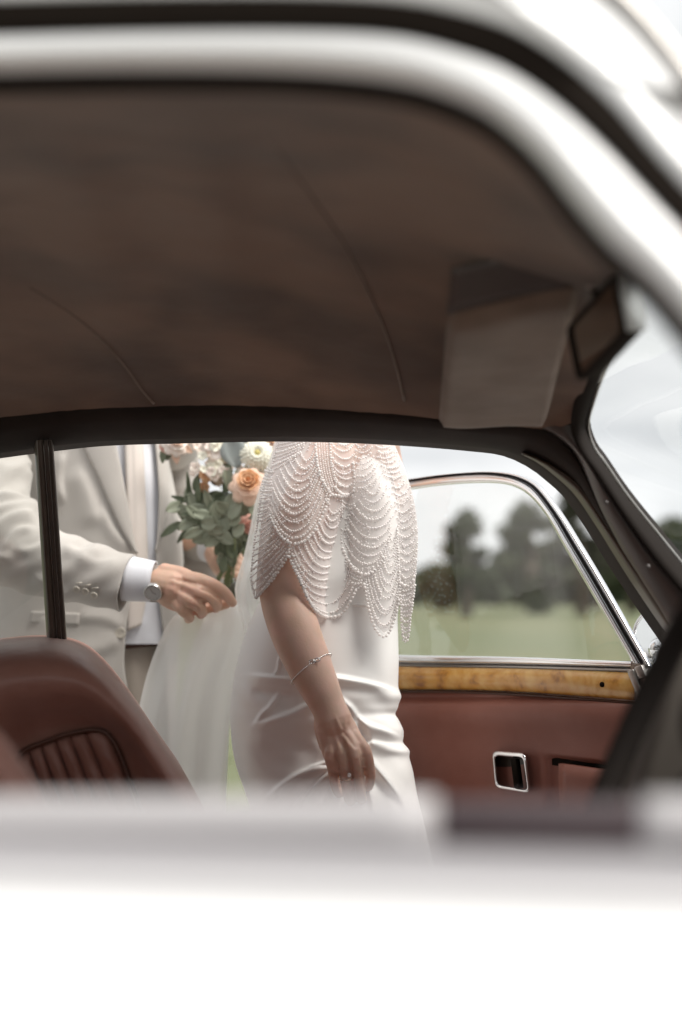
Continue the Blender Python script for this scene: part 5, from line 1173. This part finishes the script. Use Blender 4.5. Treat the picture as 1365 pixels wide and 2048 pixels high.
for a0, a1, n, L_, W_, m_, Y in (((462, 1060), (358, 1000), 9, .042, .013, G1, 2.93), ((462, 1050), (372, 1035), 8, .040, .014, G1, 2.90), ((465, 1070), (380, 970), 8, .034, .009, G2, 2.94), ((470, 1080), (420, 1030), 7, .042, .017, G1, 2.88), ((470, 1100), (455, 1010), 8, .040, .016, G1, 2.87),
        ((480, 1090), (505, 1010), 7, .040, .014, G1, 2.90), ((475, 1100), (440, 960), 9, .036, .012, G2, 2.93), ((480, 1100), (470, 930), 9, .036, .013, G2, 2.93), ((485, 1110), (520, 1040), 6, .036, .013, G2, 2.93), ((455, 1080), (370, 985), 8, .05, .006, G2, 2.91), ((450, 1070), (350, 1040), 7, .05, .010, G2, 2.95), ((470, 1060), (400, 1005), 8, .045, .012, G1, 2.92),
        ((475, 1090), (455, 880), 7, .034, .014, PM['sage'], 2.95), ((480, 1090), (520, 930), 8, .04, .013, G2, 2.95), ((450, 1075), (395, 1055), 5, .04, .016, G1, 2.89)): spray(a0, a1, n, L_, W_, m_, Y)
for i in range(26): leaf(random.gauss(478, 22), random.gauss(1030, 38), random.uniform(2.90, 2.97), .04, .014, random.uniform(0, 6.28), G2 if i % 3 else G1, random.uniform(-.5, .5))
for i in range(20): leaf(random.gauss(458, 13), random.gauss(1100, 16), random.uniform(2.90, 2.935), .036, .012, random.uniform(3.6, 5.6), G1 if i % 2 else G2, random.uniform(-.4, .4))
for i in range(15):
    x = random.uniform(-18, 18); s = MB(); s.tube([P(478+x, 1075, 2.95), P(462+x*.45, 1125, 2.955+random.uniform(-.01, .01)), P(452+x*1.0-random.random()*14, 1172+random.uniform(-18, 16), 2.95)], [.0018, .0022, .002], 7); s.build('stem', PM['stem'], bq)
# buttonhole flower on the far lapel
bh = empty('buttonhole_flower', tuple(P(345, 895, 2.90)), 'small peach and cream buttonhole flower pinned to the far jacket lapel', 'flower')
rose(352, 884, 2.89, .026, (.4, -.8, .4), PM['peachl'], PM['stock'], par=bh); rose(330, 892, 2.90, .013, (-.4, -.8, .1), PM['pink'], PM['pink'], 'rose_bud', par=bh)
for (u, v, a) in ((338, 905, 1.8), (352, 912, 1.4), (372, 896, .6), (328, 910, 1.7), (376, 880, .1)): leaf(u, v, 2.905, .034, .010, a, PM['gd'] if u < 345 else PM['peachl'], par=bh)
